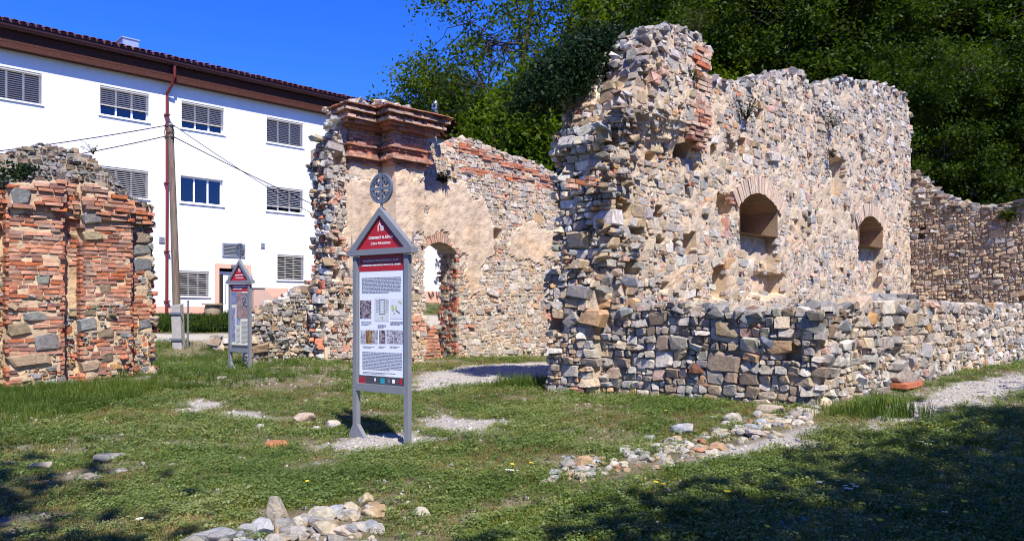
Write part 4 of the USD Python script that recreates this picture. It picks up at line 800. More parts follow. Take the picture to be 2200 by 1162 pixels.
def tpal(x, z):
    if x < tsx(1370): return dict(blue=2, grey=3, brown=1.2, tan=2, beige=2, ochre=0.25, brick=0.35, dark=0.3)
    if z > tz(1700, 230): return dict(blue=2.2, grey=3, pale=1.5, beige=1, rose=0.4, brown=0.6)
    return dict(blue=1.9, grey=2.6, pale=2.4, beige=2.6, tan=1.5, rose=0.5, brick=0.18, ochre=0.3)
ta.field(TOUT, [(0.21, 0.15), (0.18, 0.9), (0.058, 14)], 1.25, 0.014, (0.008, 0.032), tpal, tskip, lambda x, z: step_t(x, z)+low_t(x, z), lambda x, z: np.clip((tsx(1440)-x)/1.6, 0, 1)*0.30+np.clip((z-tz(1450, 300))/3, 0, 0.10)+0.02, avoid=tav, flat=(0.80, 0.98), gain=1.24, mute=0.22, tilt=0.3)
voussoirs(ta, W1[0]-0.02, W1[1]+0.02, W1z[1], W1z[2], 0.42, 26, 0.07, 0.30, rg, 1.0)
voussoirs(ta, W2[0]-0.02, W2[1]+0.02, W2z[1], W2z[2], 0.40, 24, 0.06, 0.30, rg, 1.0)
qx0, qz0, qx1, qz1 = QUO.bounds
ta.bricks(qx0, qx1, qz0, qz1, 0.34, keep=lambda x, z: QUO.contains(sg.Point(x, z)), h=0.10, l=0.30, pale=0.5, gone=0.10, proud=0.03, depth=0.2)
for px, py in ((1300, 385), (1430, 345), (1495, 330), (1260, 405), (1225, 410), (1525, 300), (1575, 440), (1330, 560), (1480, 655), (1590, 590)):
    s_, z_ = TALL.at(px, py)
    for r in range(rg.integers(1, 3)): ta.bricks(s_-0.3, s_+rg.uniform(0.0, 0.3), z_+r*0.09, z_+r*0.09+0.08, float(step_t(np.array([s_]), np.array([z_]))[0])+0.06, h=0.085, l=0.27, pale=0.35, gone=0.15)
ta.edge_rocks(TALL.poly(ttop), 1.0, (0.09, 0.18), 0.15, dict(blue=1.4, grey=3, pale=2.4, brown=0.6), 4, 0.6, 0.05, 0.05, 0.05)
ta.edge_rocks(TALL.poly(ttop[:13]), 0.8, (0.10, 0.19), 0.20, dict(blue=1, grey=3, pale=2.4, brown=0.8), 4, 0.6, 0.35, 0.05, 0.05)
ta.end_face(TALL.poly(tleft[1:]), lambda z: 1.25 if z < tz(1340, 175) else 0.4, [(0.22, 0.5), (0.20, 2.5), (0.070, 12)], lambda x, z: dict(blue=1, grey=2.6, brown=1, tan=2.4, beige=3.4, brick=0.25, ochre=0.15, pale=2), rough=0.22, gain=1.4, front=0.1)
ta.edge_rocks([(TALL.at(1340, 172)[0]-0.05, tz(1340, 172)), (TALL.at(1365, 160)[0]+0.3, tz(1350, 150))], 0.8, (0.14, 0.25), 0.15, dict(blue=2, grey=3, pale=1), 4, 0.6, -0.4, 0.06, 0.05)
ta.edge_rocks(TALL.poly(tright[:5]), 1.0, (0.10, 0.16), 0.2, dict(beige=3, pale=2, grey=1), 4, 0.7, 0.02, 0.02, 0.0)
for k in range(70):           # big stones of the torn cross wall
    px, py = rg.uniform(1298, 1390), rg.uniform(190, 560)
    if tpit(*[np.array([q]) for q in TALL.at(px, py)])[0] < -0.1: continue
    s_, z_ = TALL.at(px, py, 0.3); v, f = rock(rg.uniform(0.08, 0.19), rg, 0.5, yaw=rg.normal(0, 0.4), tilt=0.15)
    t = float(step_t(np.array([s_]), np.array([z_]))[0]); ta.add('stone', (v+[s_, t+rg.uniform(-0.05, 0.06), z_], f), pick(rg, dict(blue=2, grey=2.4, brown=2, tan=1.6, ochre=0.6, dark=0.5, pale=0.8)), STONE)
ta.finish()

# ------------------------------------------------------------------ low wall, front and side run
def low_ruin(name, label, fr, top, s_end, seed, radii, pr, pal, base=-0.35, thick=0.75, pitl=(), rough=0.12, inset=0.010, mt=(0.45, 0.37, 0.28), deep=-0.026, big=(0.13, 0.22), extra=None, step=0.2):
    w = Ruin(name, label, 'ruin', fr, seed); o = sg.Polygon(fr.poly(top)+[(s_end, base), (fr.at(*top[0])[0], base)]).buffer(0)
    pt = pits([fr.at(a, b)+(c, d, 0.35) for a, b, c, d in pitl]); dp = lambda x, z: deep+pt(x, z)+(extra(x, z) if extra else 0)
    w.sheet(o.buffer(-0.04), thick, 0.06, dp, mortar_tint(mt), 0.035)
    w.field(o, radii, 1.35, inset, pr, pal, lambda x, z: pt(x, z) < -0.1, (lambda x, z: (extra(x, z) if extra else 0*x)), lambda x, z: np.full_like(x, rough), tilt=0.6, back=0.14, flat=(0.74, 0.97), mute=0.24, gain=1.16)
    w.edge_rocks(fr.poly(top), thick, big, step, dict(blue=2, grey=3, dark=1, brown=1), 3, 0.6, 0.02, 0.05, 0.10)
    return w
ltop = [(1191, 585), (1205, 578), (1240, 566), (1270, 568), (1294, 578), (1302, 640), (1330, 648), (1400, 654), (1480, 652), (1560, 662), (1640, 668), (1700, 664), (1762, 660)]
pier = lambda x, z: np.where(x < LOW.s_at(1292), 0.26, 0.0)
lw = low_ruin('low_front_wall', 'waist high wall of big dark stones with a taller left pier, middle right', LOW, ltop, LOW.s_at(1762), 31, [(0.24, 0.2), (0.215, 1.3), (0.068, 14)], (0.025, 0.08),
    lambda x, z: dict(beige=2, pale=1.4, grey=2, tan=1.8, brick=0.3, blue=1, ochre=0.5) if x < LOW.s_at(1296) else dict(blue=1.6, grey=3.4, dark=0.6, brown=1.3, tan=1.5, rust=0.12, pale=2.0, beige=1.2, ochre=0.3, rose=0.4),
    pitl=((1210, 695, 0.16, 0.13), (1500, 760, 0.06, 0.04), (1700, 760, 0.14, 0.12)), extra=pier)
v = lw.rng
for px, py, w, c in ((1490, 795, 0.22, (0.17, 0.075, 0.045)), (1345, 605, 0.2, (0.2, 0.2, 0.22)), (1560, 705, 0.26, (0.24, 0.19, 0.13)), (1740, 705, 0.23, (0.26, 0.25, 0.23)), (1740, 840, 0.20, (0.45, 0.40, 0.32)), (1725, 868, 0.17, (0.24, 0.22, 0.2)), (1605, 685, 0.24, (0.24, 0.25, 0.245)), (1535, 668, 0.22, (0.09, 0.085, 0.09)), (1510, 822, 0.18, (0.36, 0.20, 0.11)), (1640, 735, 0.18, (0.2, 0.21, 0.24))):
    s_, z_ = LOW.at(px, py, 0.1); a, f = rock(w, v, 0.62, yaw=v.normal(0, 0.2), tilt=0.1); lw.add('stone', (a*[1, 0.6, 1]+[s_, 0.0, z_], f), np.array(c), STONE)
lw.edge_rocks([(LOW.s_at(1190)-0.02, -0.1), (LOW.s_at(1190)-0.02, 2.1)], 0.6, (0.10, 0.18), 0.12, dict(grey=3, brown=2, tan=2), 4, 0.7, 0.05, 0.03, 0)
lw.finish()
stop = [(1770, 660), (1800, 655), (1850, 650), (1905, 648), (1925, 640), (1985, 640), (2000, 650), (2060, 655), (2120, 658), (2180, 655), (2240, 655), (2300, 655)]
S0, S1 = SIDE.s_at(1912), SIDE.s_at(1990)
quoin = lambda x, z: np.where((x > S0) & (x < S1), 0.16, 0.0)
sw = low_ruin('low_side_wall', 'waist high pale rubble wall receding to the right edge', SIDE, stop, SIDE.s_at(2300), 32, [(0.24, 0.4), (0.19, 2), (0.07, 14)], (0.025, 0.08),
    lambda x, z: dict(blue=2, grey=2.4, pale=2, beige=1.6, tan=1, brown=0.6, rose=0.4) if x < S1 else dict(beige=3, pale=3, grey=1.8, tan=1.4, ochre=0.3, blue=1), pitl=((1830, 700, 0.10, 0.10), (1760, 740, 0.15, 0.15)), extra=quoin, mt=(0.42, 0.35, 0.27))
v = sw.rng
for px, py, w, c in ((1880, 685, 0.19, (0.40, 0.22, 0.09)), (1980, 710, 0.21, (0.34, 0.19, 0.075)), (1945, 775, 0.22, (0.29, 0.29, 0.29)), (1800, 750, 0.24, (0.40, 0.36, 0.33)), (1850, 815, 0.22, (0.50, 0.46, 0.42)), (1820, 700, 0.18, (0.22, 0.22, 0.22)), (1955, 655, 0.18, (0.2, 0.19, 0.19)), (1930, 665, 0.16, (0.3, 0.29, 0.29)), (1985, 680, 0.18, (0.24, 0.24, 0.26))):
    s_, z_ = SIDE.at(px, py, 0.1); a, f = rock(w, v, 0.62, yaw=v.normal(0, 0.2), tilt=0.1); sw.add('stone', (a*[1, 0.6, 1]+[s_, 0.02+float(quoin(np.array([s_]), 0)[0]), z_], f), np.array(c), STONE)
for k in range(3): sw.add('brick', brick_box(S0-0.12+k*0.32, S0+0.19+k*0.32, -0.05, 0.32, SIDE.at(1945, 832, 0.25)[1]-0.02, SIDE.at(1945, 832, 0.25)[1]+0.07, v), (0.42, 0.14, 0.075), BRICK)
sw.finish()
# ------------------------------------------------------------------ brown wall at the far right
fw = Ruin('brown_cross_wall', 'brown rubble wall in grazing light joining the tall wall at the right', 'ruin', FARW, 33)
ftp = [(1950, 368), (1962, 374), (1985, 386), (2006, 406), (2030, 426), (2060, 436), (2100, 442), (2135, 446), (2160, 438), (2190, 432), (2230, 430), (2300, 440)]
FO = sg.Polygon(FARW.poly(ftp)+[(FARW.s_at(2300), -0.3), (FARW.s_at(1950), -0.3)]).buffer(0)
zf = lambda x, z: np.zeros_like(x)
hq = pits([FARW.at(a, b)+(w, h, 0.3) for a, b, w, h in ((1980, 500, 0.1, 0.2), (2195, 645, 0.12, 0.2))])
fw.sheet(FO.buffer(-0.03), 0.8, 0.07, lambda x, z: hq(x, z), mortar_tint((0.46, 0.34, 0.21)), 0.03)
fw.field(FO, [(0.20, 1.5), (0.16, 4), (0.055, 12)], 2.2, 0.014, (0.02, 0.07), lambda x, z: dict(brown=3, tan=3, grey=1.6, beige=1.6) if z < FARW.at(2080, 560)[1] else dict(grey=2, brown=3, tan=1.5), lambda x, z: hq(x, z) < -0.1, zf, lambda x, z: np.full_like(x, 0.1), gain=1.45, mute=0.15)
fw.edge_rocks(FARW.poly(ftp), 0.8, (0.14, 0.28), 0.22, dict(grey=3, brown=2, dark=1), 3, 0.5, 0.02, 0.05, 0.06)
fw.finish()
# ------------------------------------------------------------------ information signs
def sign(name, label, pxl, pxr, base_l, Y, marks, second=False):
    fr = Frame(((pxl-CX)/F*Y, Y), (0.81, -0.58)); W_ = fr.s_at(pxr); mid = (pxl+pxr)/2; zo = float(ground(*fr.W(np.array([W_/2, 0, 0]))[:2]))
    zz_ = lambda py: fr.at(mid, py)[1]
    t = thing(name, label, 'information sign'); pw = 0.033; zbot, zeave, zap = zz_(marks['bottom']), zz_(marks['eave']), zz_(marks['apex'])
    def bar(nm, p, q, w, th=0.05, mat=GREY_METAL, parent=t):
        p, q = np.array(p, float), np.array(q, float); u = (q-p)/np.linalg.norm(q-p); m = np.array([-u[1], u[0]])*w
        return part(parent, nm, fr.plate(sg.Polygon([p-m, q-m, q+m, p+m]), -th, th), mat)
    for x in (0, W_):
        g = float(ground(*fr.W(np.array([x, 0, 0]))[:2])); ps = part(t, 'post', fr.box(x-pw, x+pw, -0.033, 0.033, g-0.25, zeave-0.045), GREY_METAL)
        if x == 0: part(ps, 'foot_brace', fr.plate(sg.Polygon([(x-0.10, g-0.02), (x+0.17, g-0.02), (x+0.17, g+0.01), (x+pw+0.002, g+0.17), (x-pw-0.002, g+0.17), (x-0.10, g+0.05)]).difference(sg.box(x-pw-0.001, -9, x+pw+0.001, 9)), -0.03, 0.03), GREY_METAL)
    part(t, 'bottom_rail', fr.box(pw+0.002, W_-pw-0.002, -0.04, 0.04, zbot-0.045, zbot+0.045), GREY_METAL)
    eb = part(t, 'eave_rail', fr.box(-0.11, W_+0.11, -0.06, 0.06, zeave-0.035, zeave+0.035), GREY_METAL)
    for x in (-0.085, W_+0.085):
        part(eb, 'finial', fr.put(tube([(x, 0, zeave+0.03), (x, 0, zeave+0.11), (x, 0, zeave+0.22)], [0.022, 0.010, 0.006], 7)), GREY_METAL)
    ap = np.array([W_/2, zap-0.03]); e0, e1 = np.array([-0.045, zeave+0.035]), np.array([W_+0.045, zeave+0.035])
    roof = sg.Polygon([e0+[-0.05, 0.002], e1+[0.05, 0.002], ap+[0, 0.05]]); inner = roof.buffer(-0.062, join_style=2).intersection(sg.box(-9, zeave+0.038, 9, 99))
    ext = sg.Polygon([(inner.bounds[0]-0.02, zeave+0.0375), (inner.bounds[2]+0.02, zeave+0.0375), (ap[0], inner.bounds[3])])
    part(t, 'gable_frame', fr.plate(roof.difference(sg.Polygon([(e0[0]+0.028, zeave+0.0), (e1[0]-0.028, zeave+0.0), (ap[0], ap[1]-0.045)])), -0.04, 0.04), GREY_METAL)
    tri_ = sg.Polygon([(e0[0]+0.008, zeave+0.0375), (e1[0]-0.008, zeave+0.0375), (ap[0], ap[1]-0.03)])
    gp = part(t, 'gable_panel', fr.plate(tri_, -0.012, 0.012), RED)
    z0, z1 = zbot+0.05, zeave-0.045
    pn = part(t, 'panel', fr.box(0.055, W_-0.055, -0.012, 0.006, z0, z1), ZINC)
    TP = 0.008
    def rect(nm, x0, y0, x1, y1, mat, lift=0.001, th=0.0012, parent=pn):
        a, b = fr.at(x0, y0, 0.006), fr.at(x1, y1, 0.006); zt = fr.at((x0+x1)/2, y0, 0.006)[1]; zb = fr.at((x0+x1)/2, y1, 0.006)[1]
        s0, s1 = max(a[0], 0.062), min(b[0], W_-0.062)
        return part(parent, nm, fr.box(s0, s1, 0.0065+lift, 0.0065+lift+th, zb, zt), mat), (s0, s1, zb, zt)
    def text(parent, txt, sc, zc, width, mat, tt, bold=False):
        m = meshkit.text_mesh(txt, 1.0, 1.0, bold); v = np.array(m.vertices); k = width/(v[:, 0].max()-v[:, 0].min())
        v[:, 0] -= (v[:, 0].max()+v[:, 0].min())/2; part(parent, 'lettering', fr.put((np.c_[v[:, 0]*k+sc, tt+v[:, 2]*0.002, v[:, 1]*k+zc], np.array(m.faces)[:, ::-1])), mat)
    def lines(s0, s1, zt, zb, n, mat, seed, parent=pn, frac=0.42, tt=0.0095):
        q = np.random.default_rng(seed); out = []; h = (zt-zb)/n
        for k in range(n):
            x = s0; end = s1 if k < n-1 else s0+(s1-s0)*0.7
            while x < end-0.004:
                w = min(q.uniform(0.014, 0.06), end-x); out.append(box(x, x+w, tt, tt+0.0006, zt-(k+0.5+frac/2)*h, zt-(k+0.5-frac/2)*h)); x += w+0.006
        part(parent, 'text_lines', fr.put(cat_meshes(out)), mat)
    ec = zz_(marks['emblem']); er = marks['er']
    pole_ = part(t, 'emblem_stem', fr.put(tube([(W_/2, 0, zap-0.02), (W_/2, 0, ec-er+0.01)], 0.017, 8)), GREY_METAL)
    c0 = sg.Point(W_/2, ec); em = c0.buffer(er).difference(c0.buffer(er*0.74))
    for a in range(4): em = em.union(affinity.rotate(sg.box(W_/2-0.10*er, ec, W_/2+0.10*er, ec+er*0.76), 90*a, origin=(W_/2, ec)))
    for a in range(4):
        p = affinity.rotate(sg.Point(W_/2+0.36*er, ec+0.36*er).buffer(0.18*er).difference(sg.Point(W_/2+0.36*er, ec+0.36*er).buffer(0.10*er)), 90*a, origin=(W_/2, ec)); em = em.union(p)
    for a in range(28):
        if a % 7: em = em.difference(affinity.rotate(sg.box(W_/2-0.025*er, ec+0.76*er, W_/2+0.03*er, ec+0.91*er), a*360/28, origin=(W_/2, ec)))
    em = em.simplify(0.002)
    ms = [fr.plate(g, -0.018, 0.018) for g in getattr(em, 'geoms', [em])]; part(t, 'emblem', cat_meshes(ms), EMBLEM)
    # gable lettering and monogram
    gz = lambda f: zeave+0.0375+f*(zap-zeave)
    text(gp, 'ZOBORSKÝ KLÁŠTOR', W_/2, gz(0.235), 0.44*W_/0.93, WHITE_INK, 0.0125, True); text(gp, 'Zobor Monastery', W_/2, gz(0.105), 0.36*W_/0.93, WHITE_INK, 0.0125)
    k = W_/0.93; x, z = W_/2, gz(0.42)
    mono = [sg.LineString([(x-0.045*k, z), (x-0.045*k, z+0.06*k), (x-0.015*k, z+0.10*k), (x-0.005*k, z+0.065*k)]).buffer(0.006), sg.LineString([(x-0.015*k, z+0.10*k), (x-0.015*k, z+0.13*k)]).buffer(0.006), sg.Polygon([(x, z), (x+0.05*k, z), (x+0.05*k, z+0.065*k), (x, z+0.065*k)]).difference(sg.box(x+0.012*k, z+0.01*k, x+0.038*k, z+0.028*k)).difference(sg.box(x+0.012*k, z+0.037*k, x+0.036*k, z+0.055*k))]
    part(gp, 'monogram', cat_meshes([fr.plate(g, 0.0125, 0.0145) for g in mono]), WHITE_INK)
    return t, fr, W_, rect, text, lines, pn, z0, z1
t, fr, W_, rect, text, lines, pn, z0, z1 = sign('information_sign', 'larger grey framed sign with red gable and white text panel, nearest the camera', 766, 876, 935, 9.28, dict(bottom=834, eave=541, apex=449, emblem=405, er=0.185))
rect('white_sheet', 769, 549, 869, 828, PAPER, 0.0)
_, b = rect('red_header', 769, 547, 869, 582, RED, 0.002)
sc = (b[0]+b[1])/2; text(pn, 'Kamaldulský kláštorný Kostol sv. Jozefa', sc, b[2]+0.118, 0.60, WHITE_INK, 0.0105, True); text(pn, 'Camaldolese Monastery Church of St. Joseph', sc, b[2]+0.066, 0.66, WHITE_INK, 0.0105, True)
def area(x0, y0, x1, y1): a, c = fr.at(x0, (y0+y1)/2, 0.006), fr.at(x1, (y0+y1)/2, 0.006); m = (x0+x1)/2; return a[0], c[0], fr.at(m, y0, 0.006)[1], fr.at(m, y1, 0.006)[1]
lines(*area(778, 595, 862, 630), 12, INK, 1); lines(*area(779, 756, 864, 796), 13, INK, 2)
for q, (x0, y0, x1, y1, n) in enumerate(((777, 690, 799, 699, 3), (839, 690, 868, 699, 4), (812, 697, 830, 705, 4), (780, 743, 806, 748, 2), (814, 743, 829, 748, 2), (838, 743, 860, 748, 2), (808, 644, 815, 672, 6), (829, 644, 836, 672, 6), (780, 799, 850, 805, 2))): lines(*area(x0, y0, x1, y1), n, INK, 10+q, frac=0.35)
rect('photo', 774, 645, 798, 684, PH_DARK, 0.002)
rect('plan_sheet', 805, 640, 836, 690, plain('print_pale', (0.60, 0.62, 0.65), 0.5, 0, 0.02, 2, 0), 0.002); s0, s1, zt, zb = area(815, 643, 828, 675)
pl = sg.box(s0, zb, s1, zt).difference(sg.box(s0+0.008, zb+0.008, s1-0.008, zt-0.008))
for u in (0.2, 0.4, 0.6, 0.8): pl = pl.union(sg.box(s0, zb+u*(zt-zb)-0.003, s0+0.35*(s1-s0), zb+u*(zt-zb)+0.003)).union(sg.box(s1-0.35*(s1-s0), zb+u*(zt-zb)-0.003, s1, zb+u*(zt-zb)+0.003))
part(pn, 'floor_plan', fr.plate(pl, 0.0105, 0.0112), INK)
s0, s1, zt, zb = area(820, 678, 824, 688); m = (s0+s1)/2; part(pn, 'direction_arrow', fr.plate(sg.Polygon([(m-0.006, zb), (m+0.006, zb), (m+0.006, zt-0.03), (m+0.022, zt-0.03), (m, zt), (m-0.022, zt-0.03), (m-0.006, zt-0.03)]), 0.0105, 0.0112), OLIVE)
rect('site_map', 839, 641, 868, 685, plain('print_map', (0.66, 0.69, 0.74), 0.5, 0, 0.03, 2, 0), 0.002)
for x0, y0, x1, y1, mt, an in ((842, 655, 847, 668, OLIVE, 10), (849, 657, 853, 666, OLIVE, -12), (856, 647, 864, 651, OLIVE, -25), (851, 668, 860, 671, INK, -30), (846, 671, 850, 674, OLIVE, 0)):
    s0, s1, zt, zb = area(x0, y0, x1, y1); part(pn, 'map_block', fr.plate(affinity.rotate(sg.box(s0, zb, s1, zt), an), 0.0105, 0.0112), mt)
rect('photo', 775, 709, 786, 738, PH_GREY, 0.002); rect('photo', 786.5, 709, 800.5, 738, PH_WARM, 0.002); rect('photo', 801, 709, 812, 738, PH_GREY, 0.002); rect('photo', 815, 709, 828.5, 738, PH_DARK, 0.002); rect('photo', 831, 709, 866, 738, PH_GREY, 0.002)
rect('logo_band', 769, 808, 869, 827, BAND, 0.002)
for k in range(4):
    for m in range(3): rect('red_logo', 772+k*3.6, 809.5+m*5, 774.8+k*3.6, 813.5+m*5, RED, 0.004)
rect('logo', 805, 812, 808, 818, WHITE_INK, 0.004); rect('logo', 818, 812, 827, 824, TEAL, 0.004); rect('logo', 834, 814, 838, 822, INK, 0.004); rect('logo', 843, 815, 849, 823, WHITE_INK, 0.004); rect('logo', 853, 817, 857, 822, RED, 0.004); rect('logo', 860, 813, 864, 826, RED, 0.004)
t, fr, W_, rect, text, lines, pn, z0, z1 = sign('information_sign', 'smaller looking farther sign with red gable and collage panel beside the low rubble wall', 495, 536.5, 794, 17.6, dict(bottom=752, eave=606, apex=561, emblem=537, er=0.16))
def area(x0, y0, x1, y1): a, c = fr.at(x0, (y0+y1)/2, 0.006), fr.at(x1, (y0+y1)/2, 0.006); m = (x0+x1)/2; return a[0], c[0], fr.at(m, y0, 0.006)[1], fr.at(m, y1, 0.006)[1]
rect('collage_sheet', 496.5, 612, 534, 751, CREAM, 0.0); _, b = rect('red_header', 496.5, 610, 534, 626, RED, 0.002); sc = (b[0]+b[1])/2
lines(sc-0.25, sc+0.25, b[2]+0.145, b[2]+0.035, 2, WHITE_INK, 5, frac=0.5, tt=0.0105)
rect('photo', 496.5, 627, 508, 654, PH_BLUE, 0.002); rect('photo', 508.2, 627, 520, 684, PH_BRICK, 0.002); rect('photo', 520.2, 629, 533.5, 662, PH_DARK, 0.002); rect('photo', 520.2, 662.5, 533.5, 684, PH_BRICK, 0.002); rect('photo', 497, 660, 506, 734, PH_BLUE, 0.002); rect('photo', 508.5, 684.5, 517, 698, PH_BLUE, 0.002)
lines(*area(519, 690, 532, 738), 18, INK, 6); lines(*area(508, 702, 516, 738), 14, INK, 7, frac=0.3); rect('logo_band', 496.5, 741, 534, 750.5, BAND, 0.002)

# ------------------------------------------------------------------ loose stones
_ico = {k: trimesh.creation.icosphere(k) for k in (1, 2, 3)}
def fine_rock(size, seed, flat=0.7, sub=2):
    q = np.random.default_rng(seed); u = np.array(_ico[sub].vertices); n = q.normal(size=(13, 3)); n /= np.linalg.norm(n, axis=1, keepdims=True); n = np.vstack([n, [[0, 0, 1]], [[0, 0, -1]]]); d = q.uniform(0.55, 0.95, 15)
    r = (d[None]/np.maximum(u@n.T, 1e-3)).min(1); r = np.minimum(r, 1.25); r = r*(1+0.10*(meshkit.fbm(u*2.3+seed % 97, 3, 3)-0.5)+0.06*(meshkit.fbm(u*7+seed % 89, 2, 4)-0.5)); v = u*r[:, None]
    return v*np.broadcast_to(size, 3)*[1, 1, flat], np.array(_ico[sub].faces)
SR = np.random.default_rng(99)
def loose(px, py, wpx, col, label, group=None, flat=0.6, sink=0.22, tall=None, cat='stone', name='loose_stone'):
    g = gpt(px, py); w = wpx/F*g[1]/2*1.1; v, f = fine_rock((w, w*SR.uniform(0.7, 1.0), w if tall is None else tall/F*g[1]/2), int(px*7+py), flat if tall is None else 1.0, 3 if wpx > 34 else 2 if wpx > 18 else 1)
    a = SR.uniform(-0.5, 0.5); c, s = math.cos(a), math.sin(a); v = v@np.array([[c, s, 0], [-s, c, 0], [0, 0, 1]]); h = v[:, 2].max()
    LOOSE.append((wpx, group, name, (v+[g[0], g[1], g[2]+h*(1-2*sink)], f), np.array(col)*0.8, label, cat))
LOOSE = []
def emit_loose():
    keep = sorted([k for k, x in enumerate(LOOSE) if x[1]], key=lambda k: -LOOSE[k][0])[:225]; rest = []
    for k, (w, gp, nm, m, c, lb, ct) in enumerate(LOOSE):
        if gp is None or k in keep: part('/World', nm, m, STONE, tint=c, smooth=24, label=lb, cat=ct, group=gp)
        else: rest.append((m, c))
    v, f = cat_meshes([m for m, _ in rest]); part('/World', 'stone_chips', (v, f), STONE, tint=np.vstack([np.tile(c, (len(m[0]), 1)) for m, c in rest]), label='small stone chips strewn between the larger loose stones', cat='stone chips', kind='stuff')
c_cream, c_grey, c_pale, c_tan, c_blue = (0.52, 0.44, 0.32), (0.32, 0.30, 0.27), (0.50, 0.46, 0.41), (0.42, 0.31, 0.19), (0.36, 0.37, 0.385)
g = gpt(597, 1122); v, f = fine_rock((0.100, 0.080, 0.145), 12, 1.0, 3); k = np.clip((v[:, 2]+0.10)/0.25, 0, 1)[:, None]; v[:, :2] *= 1-0.78*k**1.4; v[:, 0] -= 0.02*k[:, 0]
part('/World', 'standing_stone', (v+[g[0], g[1], g[2]+0.10], f), STONE, tint=np.array((0.36, 0.32, 0.26)), smooth=28, label='pointed grey-brown stone standing upright behind the foreground rubble', cat='stone')
loose(82, 1010, 58, c_cream, 'flat cream stone in the grass, nearest the left edge', flat=0.45); loose(235, 990, 48, c_grey, 'dark grey stone in grass right of the flat cream stone', flat=0.6); loose(192, 1030, 50, c_grey, 'low grey stone half sunk in grass below the dark grey stone', flat=0.35)
loose(255, 1013, 36, c_pale, 'small pale stone between two grey stones in the left grass', flat=0.4); loose(598, 958, 50, (0.46, 0.20, 0.09), 'orange broken brick lying in grass left of the large sign', flat=0.4, cat='brick', name='broken_brick')
loose(652, 908, 38, (0.50, 0.40, 0.31), 'pinkish boulder left of the large sign, biggest of its cluster', flat=0.85); loose(712, 920, 32, c_pale, 'white rounded stone beside the left post of the large sign', flat=0.7); loose(680, 922, 22, c_pale, 'small pale stone between the pinkish boulder and the white stone', flat=0.5)
loose(560, 920, 24, c_pale, 'whitish jagged stone in grass left of the pinkish boulder', flat=0.7); loose(352, 955, 24, c_cream, 'small cream stone alone in the middle of the left lawn', flat=0.4); loose(478, 812, 26, c_pale, 'flat pale stone in grass below the farther sign', flat=0.3); loose(905, 1108, 40, (0.56, 0.50, 0.38), 'jagged white stone at the right end of the foreground rubble', flat=0.8)
loose(1255, 1000, 52, (0.50, 0.36, 0.22), 'tan boulder at the near end of the rubble line', flat=0.75); loose(1220, 1005, 36, c_grey, 'grey stone leaning against the tan boulder', flat=0.8); loose(1190, 1020, 30, (0.33, 0.36, 0.32), 'greenish stone left of the tan boulder', flat=0.7)
loose(1655, 890, 44, (0.52, 0.42, 0.31), 'pale tan boulder under the low wall at the far end of the rubble line', flat=0.95); loose(1630, 898, 26, c_pale, 'white stone leaning on the pale tan boulder', flat=0.9); loose(1575, 905, 36, c_pale, 'rounded whitish stone left of the pale tan boulder', flat=0.8); loose(1465, 930, 46, (0.42, 0.42, 0.42), 'light grey flat-topped stone on the left edge of the rubble line', flat=0.6); loose(1540, 965, 44, (0.46, 0.30, 0.18), 'flat orange-brown stone on the rubble line', flat=0.4); loose(1500, 970, 30, (0.50, 0.27, 0.18), 'reddish stone next to the flat orange-brown one', flat=0.5); loose(1620, 935, 48, (0.44, 0.39, 0.36), 'slanting greyish slab in the rubble line', flat=0.4); loose(1395, 945, 36, c_blue, 'bluish flat stone in grass left of the rubble line', flat=0.35); loose(1432, 998, 42, (0.50, 0.44, 0.33), 'cream stone cluster piece at the middle of the rubble line', flat=0.6)
loose(690, 1118, 58, (0.54, 0.49, 0.38), 'large cream rock on top of the foreground rubble', flat=0.75); loose(787, 1082, 38, (0.52, 0.44, 0.27), 'yellowish rock at the back right of the foreground rubble', flat=0.9); loose(470, 1158, 82, c_blue, 'broad blue-grey stone at the bottom left of the foreground rubble', flat=0.5); loose(540, 1146, 52, (0.40, 0.40, 0.39), 'grey block above the broad blue-grey stone', flat=0.6); loose(568, 1144, 50, (0.52, 0.51, 0.50), 'whitish rock right of the grey block', flat=0.75); loose(722, 1108, 40, (0.44, 0.44, 0.45), 'pale grey rock behind the large cream rock', flat=0.8)
GRP = 'small stones scattered in the foreground rubble'
for k in range(170):
    u = SR.uniform(); px = 340+u*470; lo_ = np.interp(px, [340, 560, 640, 800], [1180, 1148, 1115, 1075]); py = lo_+SR.uniform(0, 1)*max(1215-lo_, 10)*np.interp(px, [640, 800], [1, 0.75])
    loose(px, py, SR.uniform(12, 46), np.array([c_cream, c_grey, c_pale, c_blue, c_tan, c_pale][SR.integers(6)])*SR.uniform(0.85, 1.15), 'small stone lying in the foreground rubble at the bottom of the picture', GRP, SR.uniform(0.5, 0.85))
GRP = 'small stones along the rubble line'
for k in range(330):
    u = SR.uniform()**0.8; px = 1165+u*590; py = np.interp(px, [1165, 1300, 1450, 1600, 1755], [1030, 1000, 965, 925, 885])+SR.normal(0, 1)*np.interp(px, [1165, 1450, 1755], [11, 15, 11])
    loose(px, py, SR.uniform(8, 27), np.array([c_cream, c_grey, c_pale, c_blue, c_tan, (0.44, 0.20, 0.12)][SR.choice(6, p=[.25, .2, .28, .1, .12, .05])])*SR.uniform(0.85, 1.15), 'small stone in the rubble line running from the low wall to the lawn', GRP, SR.uniform(0.45, 0.85))
GRP = 'small stones in the grass left of the large sign'
